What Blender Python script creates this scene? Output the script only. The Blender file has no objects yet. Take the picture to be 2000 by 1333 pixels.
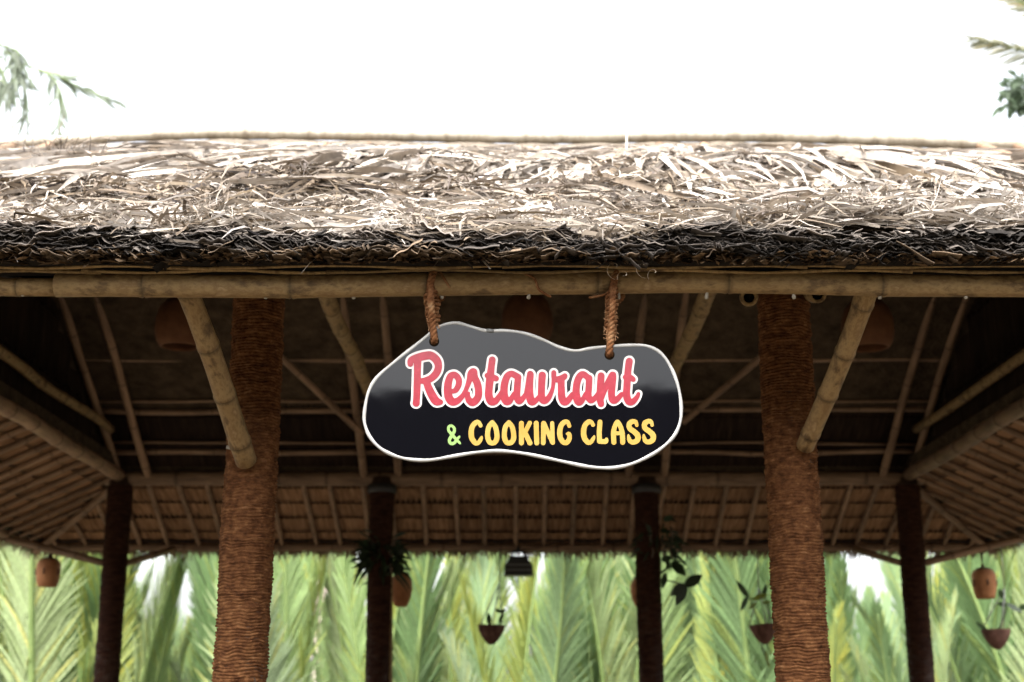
import bpy, bmesh, math, random
import numpy as np
from mathutils import Vector, Matrix, noise as mnoise

random.seed(11)
rng = np.random.default_rng(7)
SC = bpy.context.scene
COL = SC.collection
R = math.radians

# ------------------------------------------------------------------ camera
F_PX = 2667.0            # focal length in pixels of the 2000 px wide photograph
PITCH = R(15.07)
H = 1.6                  # eye height
cam = bpy.data.cameras.new('camera')
cam.sensor_width = 36.0
cam.lens = F_PX / 2000 * 36.0
cam.clip_start = 0.05
cam.clip_end = 2000
cam.dof.use_dof = True
cam.dof.focus_distance = 4.28
cam.dof.aperture_fstop = 2.7
cam.dof.aperture_blades = 0
camo = bpy.data.objects.new('camera', cam)
COL.objects.link(camo)
camo.location = (0, 0, H)
camo.rotation_euler = (math.pi / 2 + PITCH, 0, 0)
SC.camera = camo

# ------------------------------------------------------------------ sky, sun, exposure
SUN_EL, SUN_AZ = R(58), R(200)      # azimuth measured clockwise from +Y (north)
world = bpy.data.worlds.new('World')
SC.world = world
world.use_nodes = True
wn = world.node_tree.nodes
wl = world.node_tree.links
wn.clear()
w_out = wn.new('ShaderNodeOutputWorld')
w_bg = wn.new('ShaderNodeBackground')
w_sky = wn.new('ShaderNodeTexSky')
w_sky.sky_type = 'NISHITA'
w_sky.sun_disc = False
w_sky.sun_elevation = SUN_EL
w_sky.sun_rotation = SUN_AZ
w_sky.dust_density = 6.0
w_sky.air_density = 1.0
w_sky.ozone_density = 1.0
w_hsv = wn.new('ShaderNodeHueSaturation')
w_hsv.inputs['Saturation'].default_value = 0.24
wl.new(w_sky.outputs[0], w_hsv.inputs['Color'])
wl.new(w_hsv.outputs[0], w_bg.inputs['Color'])
w_bg.inputs['Strength'].default_value = 0.15
wl.new(w_bg.outputs[0], w_out.inputs['Surface'])

sun = bpy.data.lights.new('sun', 'SUN')
sun.energy = 0.5
sun.angle = R(35)
sun.color = (1.0, 0.965, 0.91)
suno = bpy.data.objects.new('sun', sun)
COL.objects.link(suno)
sd = Vector((math.sin(SUN_AZ) * math.cos(SUN_EL), math.cos(SUN_AZ) * math.cos(SUN_EL), math.sin(SUN_EL)))
suno.rotation_euler = sd.to_track_quat('Z', 'Y').to_euler()
suno.location = (0, -10, 20)

vs = SC.view_settings
vs.view_transform = 'Standard'
vs.look = 'None'
vs.exposure = 2.5
vs.gamma = 1.0
SC.cycles.use_denoising = True
SC.cycles.max_bounces = 8
SC.cycles.diffuse_bounces = 5
SC.cycles.transparent_max_bounces = 8
SC.cycles.use_adaptive_sampling = True
SC.cycles.adaptive_threshold = 0.015

# ------------------------------------------------------------------ helpers
WM = {}                                  # world matrix of every object built


def at(px, py, Y):
    """point of the place seen at pixel (px, py) of the photograph, on the plane y = Y"""
    a = PITCH + math.atan((667 - py) / F_PX)
    z = Y * math.tan(a)
    d = Y * math.cos(PITCH) + z * math.sin(PITCH)
    return Vector(((px - 1000) / F_PX * d, Y, z + H))


def empty(name, loc, parent=None):
    o = bpy.data.objects.new(name, None)
    o.empty_display_size = 0.1
    COL.objects.link(o)
    m = Matrix.Translation(Vector(loc))
    WM[o] = m
    if parent:
        o.parent = parent
        o.matrix_basis = WM[parent].inverted() @ m
    else:
        o.matrix_basis = m
    return o


def add(name, mesh, mat, parent=None, M=None, kind=None):
    o = bpy.data.objects.new(name, mesh)
    COL.objects.link(o)
    if mat is not None and not mesh.materials:
        mesh.materials.append(mat)
    m = M if M is not None else Matrix.Identity(4)
    WM[o] = m
    if parent is not None:
        o.parent = parent
        o.matrix_basis = WM[parent].inverted() @ m
    else:
        o.matrix_basis = m
    if kind:
        o['kind'] = kind
    return o


def tag(o, label, cat, group=None):
    o['label'] = label
    o['category'] = cat
    if group:
        o['group'] = group
    return o


def mesh_py(name, v, f, smooth=False):
    me = bpy.data.meshes.new(name)
    me.from_pydata([tuple(p) for p in v], [], f)
    if smooth:
        me.polygons.foreach_set('use_smooth', [True] * len(me.polygons))
    me.update()
    return me


def mesh_np(name, V, Q, C=None, smooth=False):
    """V (n,3), Q (m,4) quads, C (n,3) point colours"""
    me = bpy.data.meshes.new(name)
    V = np.asarray(V, np.float32)
    Q = np.asarray(Q, np.int32)
    n, m = len(V), len(Q)
    k = Q.shape[1]
    me.vertices.add(n)
    me.vertices.foreach_set('co', V.ravel())
    me.loops.add(m * k)
    me.loops.foreach_set('vertex_index', Q.ravel())
    me.polygons.add(m)
    me.polygons.foreach_set('loop_start', np.arange(0, m * k, k, dtype=np.int32))
    if smooth:
        me.polygons.foreach_set('use_smooth', np.ones(m, bool))
    if C is not None:
        a = me.color_attributes.new('Col', 'FLOAT_COLOR', 'POINT')
        rgba = np.ones((n, 4), np.float32)
        rgba[:, :3] = C
        a.data.foreach_set('color', rgba.ravel())
    me.update(calc_edges=True)
    me.validate()
    return me


def ribbons(name, Cn, W, C, smooth=True):
    """Cn (N,K,3) centre lines, W (N,K,3) half width vectors, C (N,3) or (N,K,3) colours"""
    N, K, _ = Cn.shape
    V = np.stack([Cn - W, Cn + W], axis=2).reshape(-1, 3)
    base = (np.arange(N) * K * 2)[:, None] + (np.arange(K - 1) * 2)[None, :]
    Q = np.stack([base, base + 1, base + 3, base + 2], axis=-1).reshape(-1, 4)
    if C is not None:
        if C.ndim == 2:
            C = np.repeat(C[:, None, :], K, axis=1)
        C = np.repeat(C[:, :, None, :], 2, axis=2).reshape(-1, 3)
    return mesh_np(name, V, Q, C, smooth)


def unit(a):
    return a / np.maximum(np.linalg.norm(a, axis=-1, keepdims=True), 1e-9)


def vnoise(x, y, seed=0):
    """smooth value noise on arrays, about -1..1"""
    xi = np.floor(x).astype(int)
    yi = np.floor(y).astype(int)
    fx = x - xi
    fy = y - yi
    fx = fx * fx * (3 - 2 * fx)
    fy = fy * fy * (3 - 2 * fy)

    def hsh(a, b):
        h = (a * 374761393 + b * 668265263 + seed * 974711) & 0x7fffffff
        h = (h ^ (h >> 13)) * 1274126177 & 0x7fffffff
        return ((h ^ (h >> 16)) & 0xffff) / 32767.5 - 1
    return ((hsh(xi, yi) * (1 - fx) + hsh(xi + 1, yi) * fx) * (1 - fy)
            + (hsh(xi, yi + 1) * (1 - fx) + hsh(xi + 1, yi + 1) * fx) * fy)


def smooth_path(pts, n=6, closed=False):
    """Catmull-Rom through points of any dimension"""
    P = [np.array(p, float) for p in pts]
    out = []
    m = len(P)
    rngi = range(m if closed else m - 1)
    for i in rngi:
        if closed:
            a, b, c, d = P[(i - 1) % m], P[i], P[(i + 1) % m], P[(i + 2) % m]
        else:
            a, b, c, d = P[max(i - 1, 0)], P[i], P[i + 1], P[min(i + 2, m - 1)]
        for k in range(n):
            t = k / n
            out.append(0.5 * ((2 * b) + (c - a) * t + (2 * a - 5 * b + 4 * c - d) * t * t + (3 * b - a - 3 * c + d) * t ** 3))
    if not closed:
        out.append(P[-1])
    return out


def tube_data(pts, radii, seg=8, closed=False, caps=True, v=None, f=None):
    if v is None:
        v, f = [], []
    P = [Vector(p) for p in pts]
    n = len(P)
    if not hasattr(radii, '__len__'):
        radii = [radii] * n
    off = len(v)
    nrm = None
    for i in range(n):
        if closed:
            t = P[(i + 1) % n] - P[(i - 1) % n]
        else:
            t = P[min(i + 1, n - 1)] - P[max(i - 1, 0)]
        t.normalize()
        if nrm is None:
            ref = Vector((0, 0, 1)) if abs(t.z) < 0.9 else Vector((1, 0, 0))
            nrm = t.cross(ref).normalized()
        else:
            nrm = (nrm - t * nrm.dot(t)).normalized()
        b = t.cross(nrm)
        for k in range(seg):
            a = 2 * math.pi * k / seg
            v.append(P[i] + (nrm * math.cos(a) + b * math.sin(a)) * radii[i])
    for i in range(n if closed else n - 1):
        j = (i + 1) % n
        for k in range(seg):
            k2 = (k + 1) % seg
            f.append((off + i * seg + k, off + i * seg + k2, off + j * seg + k2, off + j * seg + k))
    if caps and not closed:
        f.append(tuple(off + k for k in range(seg))[::-1])
        f.append(tuple(off + (n - 1) * seg + k for k in range(seg)))
    return v, f


def tube_mesh(name, pts, radii, seg=8, closed=False):
    v, f = tube_data(pts, radii, seg, closed)
    return mesh_py(name, v, f, True)


def lathe_data(profile, seg=20, v=None, f=None, off3=(0, 0, 0)):
    if v is None:
        v, f = [], []
    o = len(v)
    for r, z in profile:
        for k in range(seg):
            a = 2 * math.pi * k / seg
            v.append(Vector((r * math.cos(a) + off3[0], r * math.sin(a) + off3[1], z + off3[2])))
    for i in range(len(profile) - 1):
        for k in range(seg):
            k2 = (k + 1) % seg
            f.append((o + i * seg + k, o + i * seg + k2, o + (i + 1) * seg + k2, o + (i + 1) * seg + k))
    return v, f


def lathe_mesh(name, profile, seg=20):
    v, f = lathe_data(profile, seg)
    return mesh_py(name, v, f, True)


def box_data(lo, hi, v, f):
    o = len(v)
    for z in (lo[2], hi[2]):
        for y in (lo[1], hi[1]):
            for x in (lo[0], hi[0]):
                v.append(Vector((x, y, z)))
    for q in ((0, 2, 3, 1), (4, 5, 7, 6), (0, 1, 5, 4), (2, 6, 7, 3), (0, 4, 6, 2), (1, 3, 7, 5)):
        f.append(tuple(o + k for k in q))
    return v, f


# bamboo pole along local z from 0 to L
def bamboo_mesh(L, r, r2=None, node=0.30, seg=12, crook=0.0, hollow=False, seed=0):
    rr = random.Random(seed)
    r2 = r if r2 is None else r2
    zs = [0.0]
    z = node * rr.uniform(0.3, 0.9)
    nodes = []
    while z < L - 0.02:
        nodes.append(z)
        z += node * rr.uniform(0.85, 1.15)
    rows = [(0.0, 1.0, 0)]
    prev = 0
    for nz in nodes:
        mid = (prev + nz) / 2
        rows.append((mid, 0.985, 0))
        w = r * 0.28
        rows += [(nz - w * 2.0, 1.0, 0), (nz - w * 0.8, 1.075, 0.5), (nz - w * 0.1, 0.985, 1.0), (nz + w * 0.35, 1.09, 0.5), (nz + w * 1.6, 1.01, 0)]
        prev = nz
    rows.append((L, 1.0, 0))
    rows = [q for q in rows if 0 <= q[0] <= L]
    rows.sort()
    px, py = rr.uniform(0, 50), rr.uniform(0, 50)
    V, C = [], []
    for z, s, dk in rows:
        rad = (r + (r2 - r) * z / L) * s
        ox = crook * mnoise.noise((z * 1.1, px, 0)) * 2
        oy = crook * mnoise.noise((z * 1.1, py, 7)) * 2
        for k in range(seg):
            a = 2 * math.pi * k / seg
            V.append((ox + rad * math.cos(a), oy + rad * math.sin(a), z))
            C.append((1 - dk * 0.6,) * 3)
    n = len(rows)
    faces = []
    for i in range(n - 1):
        for k in range(seg):
            k2 = (k + 1) % seg
            faces.append((i * seg + k, i * seg + k2, (i + 1) * seg + k2, (i + 1) * seg + k))
    if hollow:
        for end, z0, dz, i0 in ((0, 0.0, 0.09, 0), (1, L, -0.09, (n - 1) * seg)):
            o = len(V)
            c = np.mean([V[i0 + k] for k in range(seg)], axis=0)
            for zz, s in ((0, 0.62), (dz, 0.60)):
                for k in range(seg):
                    p = V[i0 + k]
                    V.append((c[0] + (p[0] - c[0]) * s, c[1] + (p[1] - c[1]) * s, z0 + zz))
                    C.append((1.0,) * 3 if zz == 0 else (0.35,) * 3)
            for k in range(seg):
                k2 = (k + 1) % seg
                faces.append((i0 + k, o + k, o + k2, i0 + k2))
                faces.append((o + k, o + seg + k, o + seg + k2, o + k2))
            faces.append(tuple(o + seg + k for k in range(seg)))
    else:
        faces.append(tuple(range(seg))[::-1])
        faces.append(tuple((n - 1) * seg + k for k in range(seg)))
    me = mesh_py('bamboo', V, faces, True)
    a = me.color_attributes.new('Col', 'FLOAT_COLOR', 'POINT')
    a.data.foreach_set('color', np.array([(c[0], c[1], c[2], 1) for c in C], np.float32).ravel())
    return me


def axis_matrix(p0, p1, roll=0.0):
    p0, p1 = Vector(p0), Vector(p1)
    q = (p1 - p0).to_track_quat('Z', 'Y').to_matrix().to_4x4()
    return Matrix.Translation(p0) @ q @ Matrix.Rotation(roll, 4, 'Z')


_bam = {}


def bamboo(name, p0, p1, r, parent, mat, r2=None, crook=0.0, node=0.3, seg=12, hollow=False, share=True):
    L = (Vector(p1) - Vector(p0)).length
    key = (round(L, 3), r, r2, crook, node, seg, hollow, random.randrange(3) if share else random.random())
    if key not in _bam:
        _bam[key] = bamboo_mesh(L, r, r2, node, seg, crook, hollow, seed=len(_bam) + 3)
        _bam[key].materials.append(mat)
    return add(name, _bam[key], None, parent, axis_matrix(p0, p1, random.uniform(0, 6.28)))


# ------------------------------------------------------------------ materials
def mat_new(name):
    m = bpy.data.materials.new(name)
    m.use_nodes = True
    n = m.node_tree.nodes
    n.clear()
    out = n.new('ShaderNodeOutputMaterial')
    b = n.new('ShaderNodeBsdfPrincipled')
    m.node_tree.links.new(b.outputs[0], out.inputs[0])
    return m, n, m.node_tree.links, b, out


def ramp(n, stops):
    r = n.new('ShaderNodeValToRGB')
    e = r.color_ramp.elements
    while len(e) < len(stops):
        e.new(0.5)
    for i, (p, c) in enumerate(stops):
        e[i].position = p
        e[i].color = (*c, 1) if len(c) == 3 else c
    return r


def mat_noise(name, stops, scale=6.0, stretch=(1, 1, 1), detail=6, rough=0.8, bump=0.3, bscale=None, bdist=0.004,
              attr=False, spec=0.3, objrand=0.0, coat=0.0):
    m, n, l, b, out = mat_new(name)
    tc = n.new('ShaderNodeTexCoord')
    mp = n.new('ShaderNodeMapping')
    mp.inputs['Scale'].default_value = stretch
    l.new(tc.outputs['Object'], mp.inputs['Vector'])
    vec = mp.outputs[0]
    if objrand:
        oi = n.new('ShaderNodeObjectInfo')
        ad = n.new('ShaderNodeVectorMath')
        ad.operation = 'ADD'
        sc = n.new('ShaderNodeVectorMath')
        sc.operation = 'SCALE'
        sc.inputs[0].default_value = (13.1, 7.7, 5.3)
        l.new(oi.outputs['Random'], sc.inputs['Scale'])
        l.new(vec, ad.inputs[0])
        l.new(sc.outputs[0], ad.inputs[1])
        vec = ad.outputs[0]
    nz = n.new('ShaderNodeTexNoise')
    nz.inputs['Scale'].default_value = scale
    nz.inputs['Detail'].default_value = detail
    nz.inputs['Roughness'].default_value = 0.65
    l.new(vec, nz.inputs['Vector'])
    r = ramp(n, stops)
    l.new(nz.outputs[0], r.inputs[0])
    col = r.outputs[0]
    if attr:
        at_ = n.new('ShaderNodeAttribute')
        at_.attribute_name = 'Col'
        mx = n.new('ShaderNodeMix')
        mx.data_type = 'RGBA'
        mx.blend_type = 'MULTIPLY'
        mx.inputs[0].default_value = 1.0
        l.new(col, mx.inputs[6])
        l.new(at_.outputs['Color'], mx.inputs[7])
        col = mx.outputs[2]
    if objrand:
        hs = n.new('ShaderNodeHueSaturation')
        mr = n.new('ShaderNodeMapRange')
        mr.inputs['To Min'].default_value = 1 - objrand
        mr.inputs['To Max'].default_value = 1 + objrand
        l.new(oi.outputs['Random'], mr.inputs['Value'])
        l.new(mr.outputs[0], hs.inputs['Value'])
        l.new(col, hs.inputs['Color'])
        col = hs.outputs[0]
    l.new(col, b.inputs['Base Color'])
    b.inputs['Roughness'].default_value = rough
    b.inputs['Specular IOR Level'].default_value = spec
    if coat:
        b.inputs['Coat Weight'].default_value = coat
    if bump:
        bp = n.new('ShaderNodeBump')
        bp.inputs['Strength'].default_value = bump
        bp.inputs['Distance'].default_value = bdist
        n2 = n.new('ShaderNodeTexNoise')
        n2.inputs['Scale'].default_value = bscale or scale * 4
        n2.inputs['Detail'].default_value = 5
        l.new(vec, n2.inputs['Vector'])
        l.new(n2.outputs[0], bp.inputs['Height'])
        l.new(bp.outputs[0], b.inputs['Normal'])
    return m


def mat_attr(name, rough=0.75, trans=0.0, spec=0.25, gain=1.0, tint=None):
    """colour straight from the pieces' own colours, optional leaf translucency"""
    m, n, l, b, out = mat_new(name)
    a = n.new('ShaderNodeAttribute')
    a.attribute_name = 'Col'
    col = a.outputs['Color']
    tc = n.new('ShaderNodeTexCoord')
    nz = n.new('ShaderNodeTexNoise')
    nz.inputs['Scale'].default_value = 28
    nz.inputs['Detail'].default_value = 3
    l.new(tc.outputs['Object'], nz.inputs['Vector'])
    mr = n.new('ShaderNodeMapRange')
    mr.inputs['From Min'].default_value = 0.3
    mr.inputs['From Max'].default_value = 0.7
    mr.inputs['To Min'].default_value = 0.78 * gain
    mr.inputs['To Max'].default_value = 1.2 * gain
    l.new(nz.outputs[0], mr.inputs['Value'])
    hs = n.new('ShaderNodeHueSaturation')
    l.new(mr.outputs[0], hs.inputs['Value'])
    l.new(col, hs.inputs['Color'])
    col = hs.outputs[0]
    l.new(col, b.inputs['Base Color'])
    b.inputs['Roughness'].default_value = rough
    b.inputs['Specular IOR Level'].default_value = spec
    if trans:
        t = n.new('ShaderNodeBsdfTranslucent')
        mx = n.new('ShaderNodeMixShader')
        mx.inputs[0].default_value = trans
        l.new(col, t.inputs['Color'])
        l.new(b.outputs[0], mx.inputs[1])
        l.new(t.outputs[0], mx.inputs[2])
        l.new(mx.outputs[0], out.inputs[0])
    return m


def mat_plain(name, c, rough=0.5, spec=0.5, metal=0.0, coat=0.0):
    m, n, l, b, out = mat_new(name)
    b.inputs['Base Color'].default_value = (*c, 1)
    b.inputs['Roughness'].default_value = rough
    b.inputs['Specular IOR Level'].default_value = spec
    b.inputs['Metallic'].default_value = metal
    b.inputs['Coat Weight'].default_value = coat
    return m


M_BAM = mat_noise('weathered_bamboo', [(0.28, (0.045, 0.026, 0.012)), (0.40, (0.125, 0.078, 0.034)), (0.50, (0.25, 0.168, 0.075)), (0.58, (0.175, 0.108, 0.046)), (0.66, (0.27, 0.185, 0.092)), (0.80, (0.35, 0.265, 0.155))],
                  scale=8, stretch=(2.6, 2.6, 1.3), detail=11, rough=0.65, bump=0.6, bdist=0.004, attr=True, objrand=0.12)
M_BAMD = mat_noise('aged_bamboo', [(0.3, (0.1055, 0.06548, 0.04183)), (0.5, (0.2037, 0.129, 0.07821)), (0.7, (0.3, 0.1964, 0.1236))],
                   scale=5, stretch=(4, 4, 0.7), rough=0.6, bump=0.2, attr=True, objrand=0.25)
M_RIDGE = mat_noise('bleached_bamboo', [(0.3, (0.1842, 0.1506, 0.1088)), (0.5, (0.3348, 0.293, 0.226)), (0.72, (0.4352, 0.3932, 0.3181))],
                    scale=4, stretch=(4, 4, 0.6), rough=0.6, bump=0.2, attr=True)
M_WOOD = mat_noise('dark_timber', [(0.3, (0.030, 0.018, 0.012)), (0.7, (0.075, 0.045, 0.028))], scale=6, stretch=(4, 4, 0.4), rough=0.6, bump=0.3)
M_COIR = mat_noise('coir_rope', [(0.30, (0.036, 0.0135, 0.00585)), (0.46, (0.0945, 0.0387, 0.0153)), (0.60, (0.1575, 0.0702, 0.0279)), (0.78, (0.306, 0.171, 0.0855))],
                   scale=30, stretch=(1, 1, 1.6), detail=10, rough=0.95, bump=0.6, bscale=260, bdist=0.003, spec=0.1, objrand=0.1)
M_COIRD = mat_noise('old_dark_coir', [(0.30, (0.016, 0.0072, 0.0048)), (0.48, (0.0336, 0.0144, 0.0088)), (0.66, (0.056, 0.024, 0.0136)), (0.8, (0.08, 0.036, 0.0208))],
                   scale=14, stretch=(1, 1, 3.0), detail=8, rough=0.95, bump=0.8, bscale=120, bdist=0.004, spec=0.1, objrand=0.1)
M_ROPE = mat_noise('hanger_rope', [(0.28, (0.0504, 0.0196, 0.0084)), (0.5, (0.1568, 0.0672, 0.028)), (0.68, (0.2352, 0.1344, 0.0672)), (0.8, (0.308, 0.2352, 0.1568))],
                   scale=34, detail=8, rough=0.95, bump=0.8, bscale=220, bdist=0.003, spec=0.1)
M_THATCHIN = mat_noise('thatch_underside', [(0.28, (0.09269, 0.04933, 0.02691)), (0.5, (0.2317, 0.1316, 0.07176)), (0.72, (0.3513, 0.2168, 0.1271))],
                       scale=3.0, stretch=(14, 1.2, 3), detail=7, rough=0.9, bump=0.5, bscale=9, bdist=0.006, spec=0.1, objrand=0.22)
M_SHADED = mat_noise('shaded_thatch_underside', [(0.28, (0.0064, 0.0038, 0.0028)), (0.5, (0.0168, 0.01, 0.0068)), (0.72, (0.03, 0.0184, 0.012))],  # darker copy of the skirt thatch, roof shade put into its colour
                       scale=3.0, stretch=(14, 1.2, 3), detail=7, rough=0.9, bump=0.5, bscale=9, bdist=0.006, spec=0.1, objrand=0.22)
M_BED = mat_noise('thatch_bed', [(0.3, (0.025, 0.0175, 0.011)), (0.7, (0.085, 0.06, 0.0375))], scale=9, stretch=(1, 1, 1), detail=8, rough=0.95, bump=1.0, bdist=0.02, spec=0.1)
M_STRAW = mat_attr('dry_straw', rough=0.7, trans=0.12)
M_ROT = mat_attr('rotted_leaf_ends', rough=0.85, spec=0.15)
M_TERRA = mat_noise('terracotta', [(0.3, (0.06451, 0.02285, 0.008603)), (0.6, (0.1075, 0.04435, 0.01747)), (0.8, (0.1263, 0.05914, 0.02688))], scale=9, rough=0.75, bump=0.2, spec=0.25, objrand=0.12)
M_TERRA_LIT = mat_noise('lit_terracotta', [(0.3, (0.20, 0.075, 0.028)), (0.6, (0.34, 0.15, 0.06)), (0.8, (0.42, 0.21, 0.095))], scale=9, rough=0.75, bump=0.2, spec=0.25, objrand=0.2)  # brighter copy of the terracotta, back and side light put into the colour
M_TERRAD = mat_noise('sooty_terracotta', [(0.3, (0.05, 0.028, 0.018)), (0.7, (0.12, 0.06, 0.035))], scale=20, rough=0.85, bump=0.2)
M_COCO = mat_noise('coconut_husk', [(0.3, (0.06, 0.03, 0.022)), (0.7, (0.19, 0.10, 0.075))], scale=22, stretch=(1, 1, 0.4), detail=8, rough=0.95, bump=0.8, bdist=0.006, spec=0.1, objrand=0.2)
M_ORCHID = mat_attr('orchid_leaf', rough=0.45, trans=0.15, spec=0.4)
M_LEAF = mat_attr('palm_leaf', rough=0.5, trans=0.5, spec=0.3)
M_RACHIS = mat_noise('palm_rib', [(0.3, (0.13, 0.19, 0.06)), (0.7, (0.21, 0.28, 0.10))], scale=4, rough=0.5, bump=0.1)
M_BARK = mat_noise('bark', [(0.3, (0.06, 0.045, 0.032)), (0.7, (0.17, 0.13, 0.095))], scale=7, stretch=(2, 2, 0.5), rough=0.9, bump=0.7, bdist=0.02)
M_LAMP = mat_plain('black_lamp_housing', (0.016, 0.018, 0.018), rough=0.45)
M_LAMP2 = mat_plain('grey_lamp_rib', (0.10, 0.105, 0.10), rough=0.4)
M_WIRE = mat_plain('galvanised_wire', (0.30, 0.30, 0.28), rough=0.45, metal=0.6)
M_CORD = mat_plain('black_cord', (0.02, 0.018, 0.016), rough=0.7)
M_STEEL = mat_plain('dull_steel_collar', (0.048, 0.048, 0.048), rough=0.5, metal=0.7)
M_PEG = mat_plain('pale_peg', (0.2604, 0.2352, 0.189), rough=0.6)
M_CONC = mat_noise('concrete_floor', [(0.3, (0.085, 0.062, 0.046)), (0.7, (0.15, 0.11, 0.08))], scale=3, rough=0.8, bump=0.2)
M_GROUND = mat_noise('garden_soil_and_grass', [(0.3, (0.04125, 0.0315, 0.0195)), (0.5, (0.075, 0.06, 0.0375)), (0.75, (0.1275, 0.1013, 0.0675))], scale=0.6, detail=10, rough=0.95, bump=0.6, bdist=0.05)

# sign paint: glossy black acrylic, vinyl letters
M_BOARD, _n, _l, _b, _o = mat_new('glossy_black_board')
_b.inputs['Base Color'].default_value = (0.0012, 0.0012, 0.0022, 1)
_b.inputs['Roughness'].default_value = 0.045
_b.inputs['Specular IOR Level'].default_value = 0.28
_tc = _n.new('ShaderNodeTexCoord')
_nz = _n.new('ShaderNodeTexNoise')
_nz.inputs['Scale'].default_value = 9
_nz.inputs['Detail'].default_value = 7
_l.new(_tc.outputs['Object'], _nz.inputs['Vector'])
_mr = _n.new('ShaderNodeMapRange')
_mr.inputs['From Min'].default_value = 0.35
_mr.inputs['From Max'].default_value = 0.75
_mr.inputs['To Min'].default_value = 0.02
_mr.inputs['To Max'].default_value = 0.06
_l.new(_nz.outputs[0], _mr.inputs['Value'])
_l.new(_mr.outputs[0], _b.inputs['Roughness'])
_n2 = _n.new('ShaderNodeTexNoise')
_n2.inputs['Scale'].default_value = 5
_n2.inputs['Detail'].default_value = 2
_l.new(_tc.outputs['Object'], _n2.inputs['Vector'])
_bp = _n.new('ShaderNodeBump')
_bp.inputs['Strength'].default_value = 0.12
_bp.inputs['Distance'].default_value = 0.004
_l.new(_n2.outputs[0], _bp.inputs['Height'])
_l.new(_bp.outputs[0], _b.inputs['Normal'])
M_RED = mat_noise('red_vinyl', [(0.35, (0.185, 0.008, 0.016)), (0.55, (0.215, 0.009, 0.020)), (0.72, (0.25, 0.018, 0.032))], scale=45, detail=6, rough=0.2, bump=0, spec=0.4)
M_WHITE = mat_plain('white_vinyl', (0.391, 0.374, 0.357), rough=0.25, spec=0.4)
M_YEL = mat_noise('yellow_vinyl', [(0.3, (0.2805, 0.1573, 0.0153)), (0.7, (0.306, 0.2125, 0.04675))], scale=14, rough=0.3, bump=0, spec=0.4)
M_GRN = mat_plain('lime_vinyl', (0.159, 0.2601, 0.07225), rough=0.3, spec=0.4)
M_TRIM = mat_noise('white_rubber_trim', [(0.3, (0.2325, 0.2241, 0.2071)), (0.55, (0.3128, 0.3085, 0.2958)), (0.8, (0.3381, 0.3339, 0.3212))], scale=16, rough=0.4, bump=0.05)

# ------------------------------------------------------------------ ground
v, f = [], []
NG = 24
for j in range(NG + 1):
    for i in range(NG + 1):
        x = (i / NG * 2 - 1)
        y = (j / NG * 2 - 1)
        v.append((600 * x * abs(x), 600 * y * abs(y), -0.02))
for j in range(NG):
    for i in range(NG):
        a = j * (NG + 1) + i
        f.append((a, a + 1, a + NG + 2, a + NG + 1))
g = add('ground', mesh_py('ground', v, f), M_GROUND)
g['kind'] = 'structure'

# ------------------------------------------------------------------ pavilion frame
ZR = 1.709 + H          # ring beam height
ZE = 1.284 + H          # eave pole height
ZT = 3.315 + H          # ridge height
YF, YB, YM = 5.0, 10.4, 7.7
OV = 0.9                # skirt overhang to the eave pole
XL, XR = -3.0, 3.03
TS = (ZR - ZE) / OV     # skirt slope
TM = (ZT - ZR) / (YM - YF)

pav = empty('pavilion', (0.0, YM, 0.0))
tag(pav, 'open thatched bamboo pavilion with coir-wrapped posts and shaggy dry palm roof', 'pavilion')

v, f = [], []
box_data((XL - 0.6, YF - 0.6, -0.015), (XR + 0.6, YB + 0.6, 0.06), v, f)
add('floor_slab', mesh_py('floor_slab', v, f), M_CONC, pav)

# posts wrapped in coir rope: one real helix of rope turns, shared by all posts
PH = ZR - 0.06


def wrap_mesh(r, pitch, hgt, seg, seed, rows_per=4, lumps=0):
    n = int(hgt / pitch)
    rr = np.random.default_rng(seed)
    zrow = (np.arange(n * rows_per + 1) / rows_per)
    th = np.linspace(0, 2 * np.pi, seg, endpoint=False)
    ZZ, TT = np.meshgrid(zrow, th, indexing='ij')
    ph = (ZZ % 1.0)
    bulge = np.sqrt(np.clip(1 - (2 * ph - 1) ** 2, 0, 1))
    turn = np.floor(ZZ).astype(int)
    amp = rr.uniform(0.6, 1.25, n + 2)[turn]
    x = r - 0.004 + pitch * 0.50 * bulge * amp
    x += 0.0035 * vnoise(TT * 3, ZZ * 0.7, seed) + 0.004 * vnoise(TT * 1.0 + 9, ZZ * 0.06, seed + 1)
    x += 0.0009 * rr.standard_normal(x.shape)
    if lumps:
        x += 0.0026 * bulge * np.sin(TT * lumps + rr.uniform(0, 6.28, n + 2)[turn] + (ph - 0.5) * 3.0) * rr.uniform(0.4, 1.4, n + 2)[turn]
    z = (ZZ + TT / (2 * np.pi)) * pitch + 0.25 * pitch * vnoise(TT * 2.5, ZZ * 0.33, seed + 2) * 2
    z = np.clip(z, 0.0, hgt)
    V = np.stack([x * np.cos(TT), x * np.sin(TT), z], -1).reshape(-1, 3)
    rws = len(zrow)
    i = np.arange(rws - 1)[:, None]
    k = np.arange(seg)[None, :]
    k2 = (k + 1) % seg
    # the seam of the helix climbs one turn
    shift = np.where(k == seg - 1, rows_per, 0)
    a = i * seg + k
    b_ = np.clip(i + shift, 0, rws - 1) * seg + k2
    c_ = np.clip(i + 1 + shift, 0, rws - 1) * seg + k2
    d = (i + 1) * seg + k
    Q = np.stack(np.broadcast_arrays(a, b_, c_, d), -1).reshape(-1, 4)
    return mesh_np('rope_wrapping', V, Q, None, True)


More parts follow.
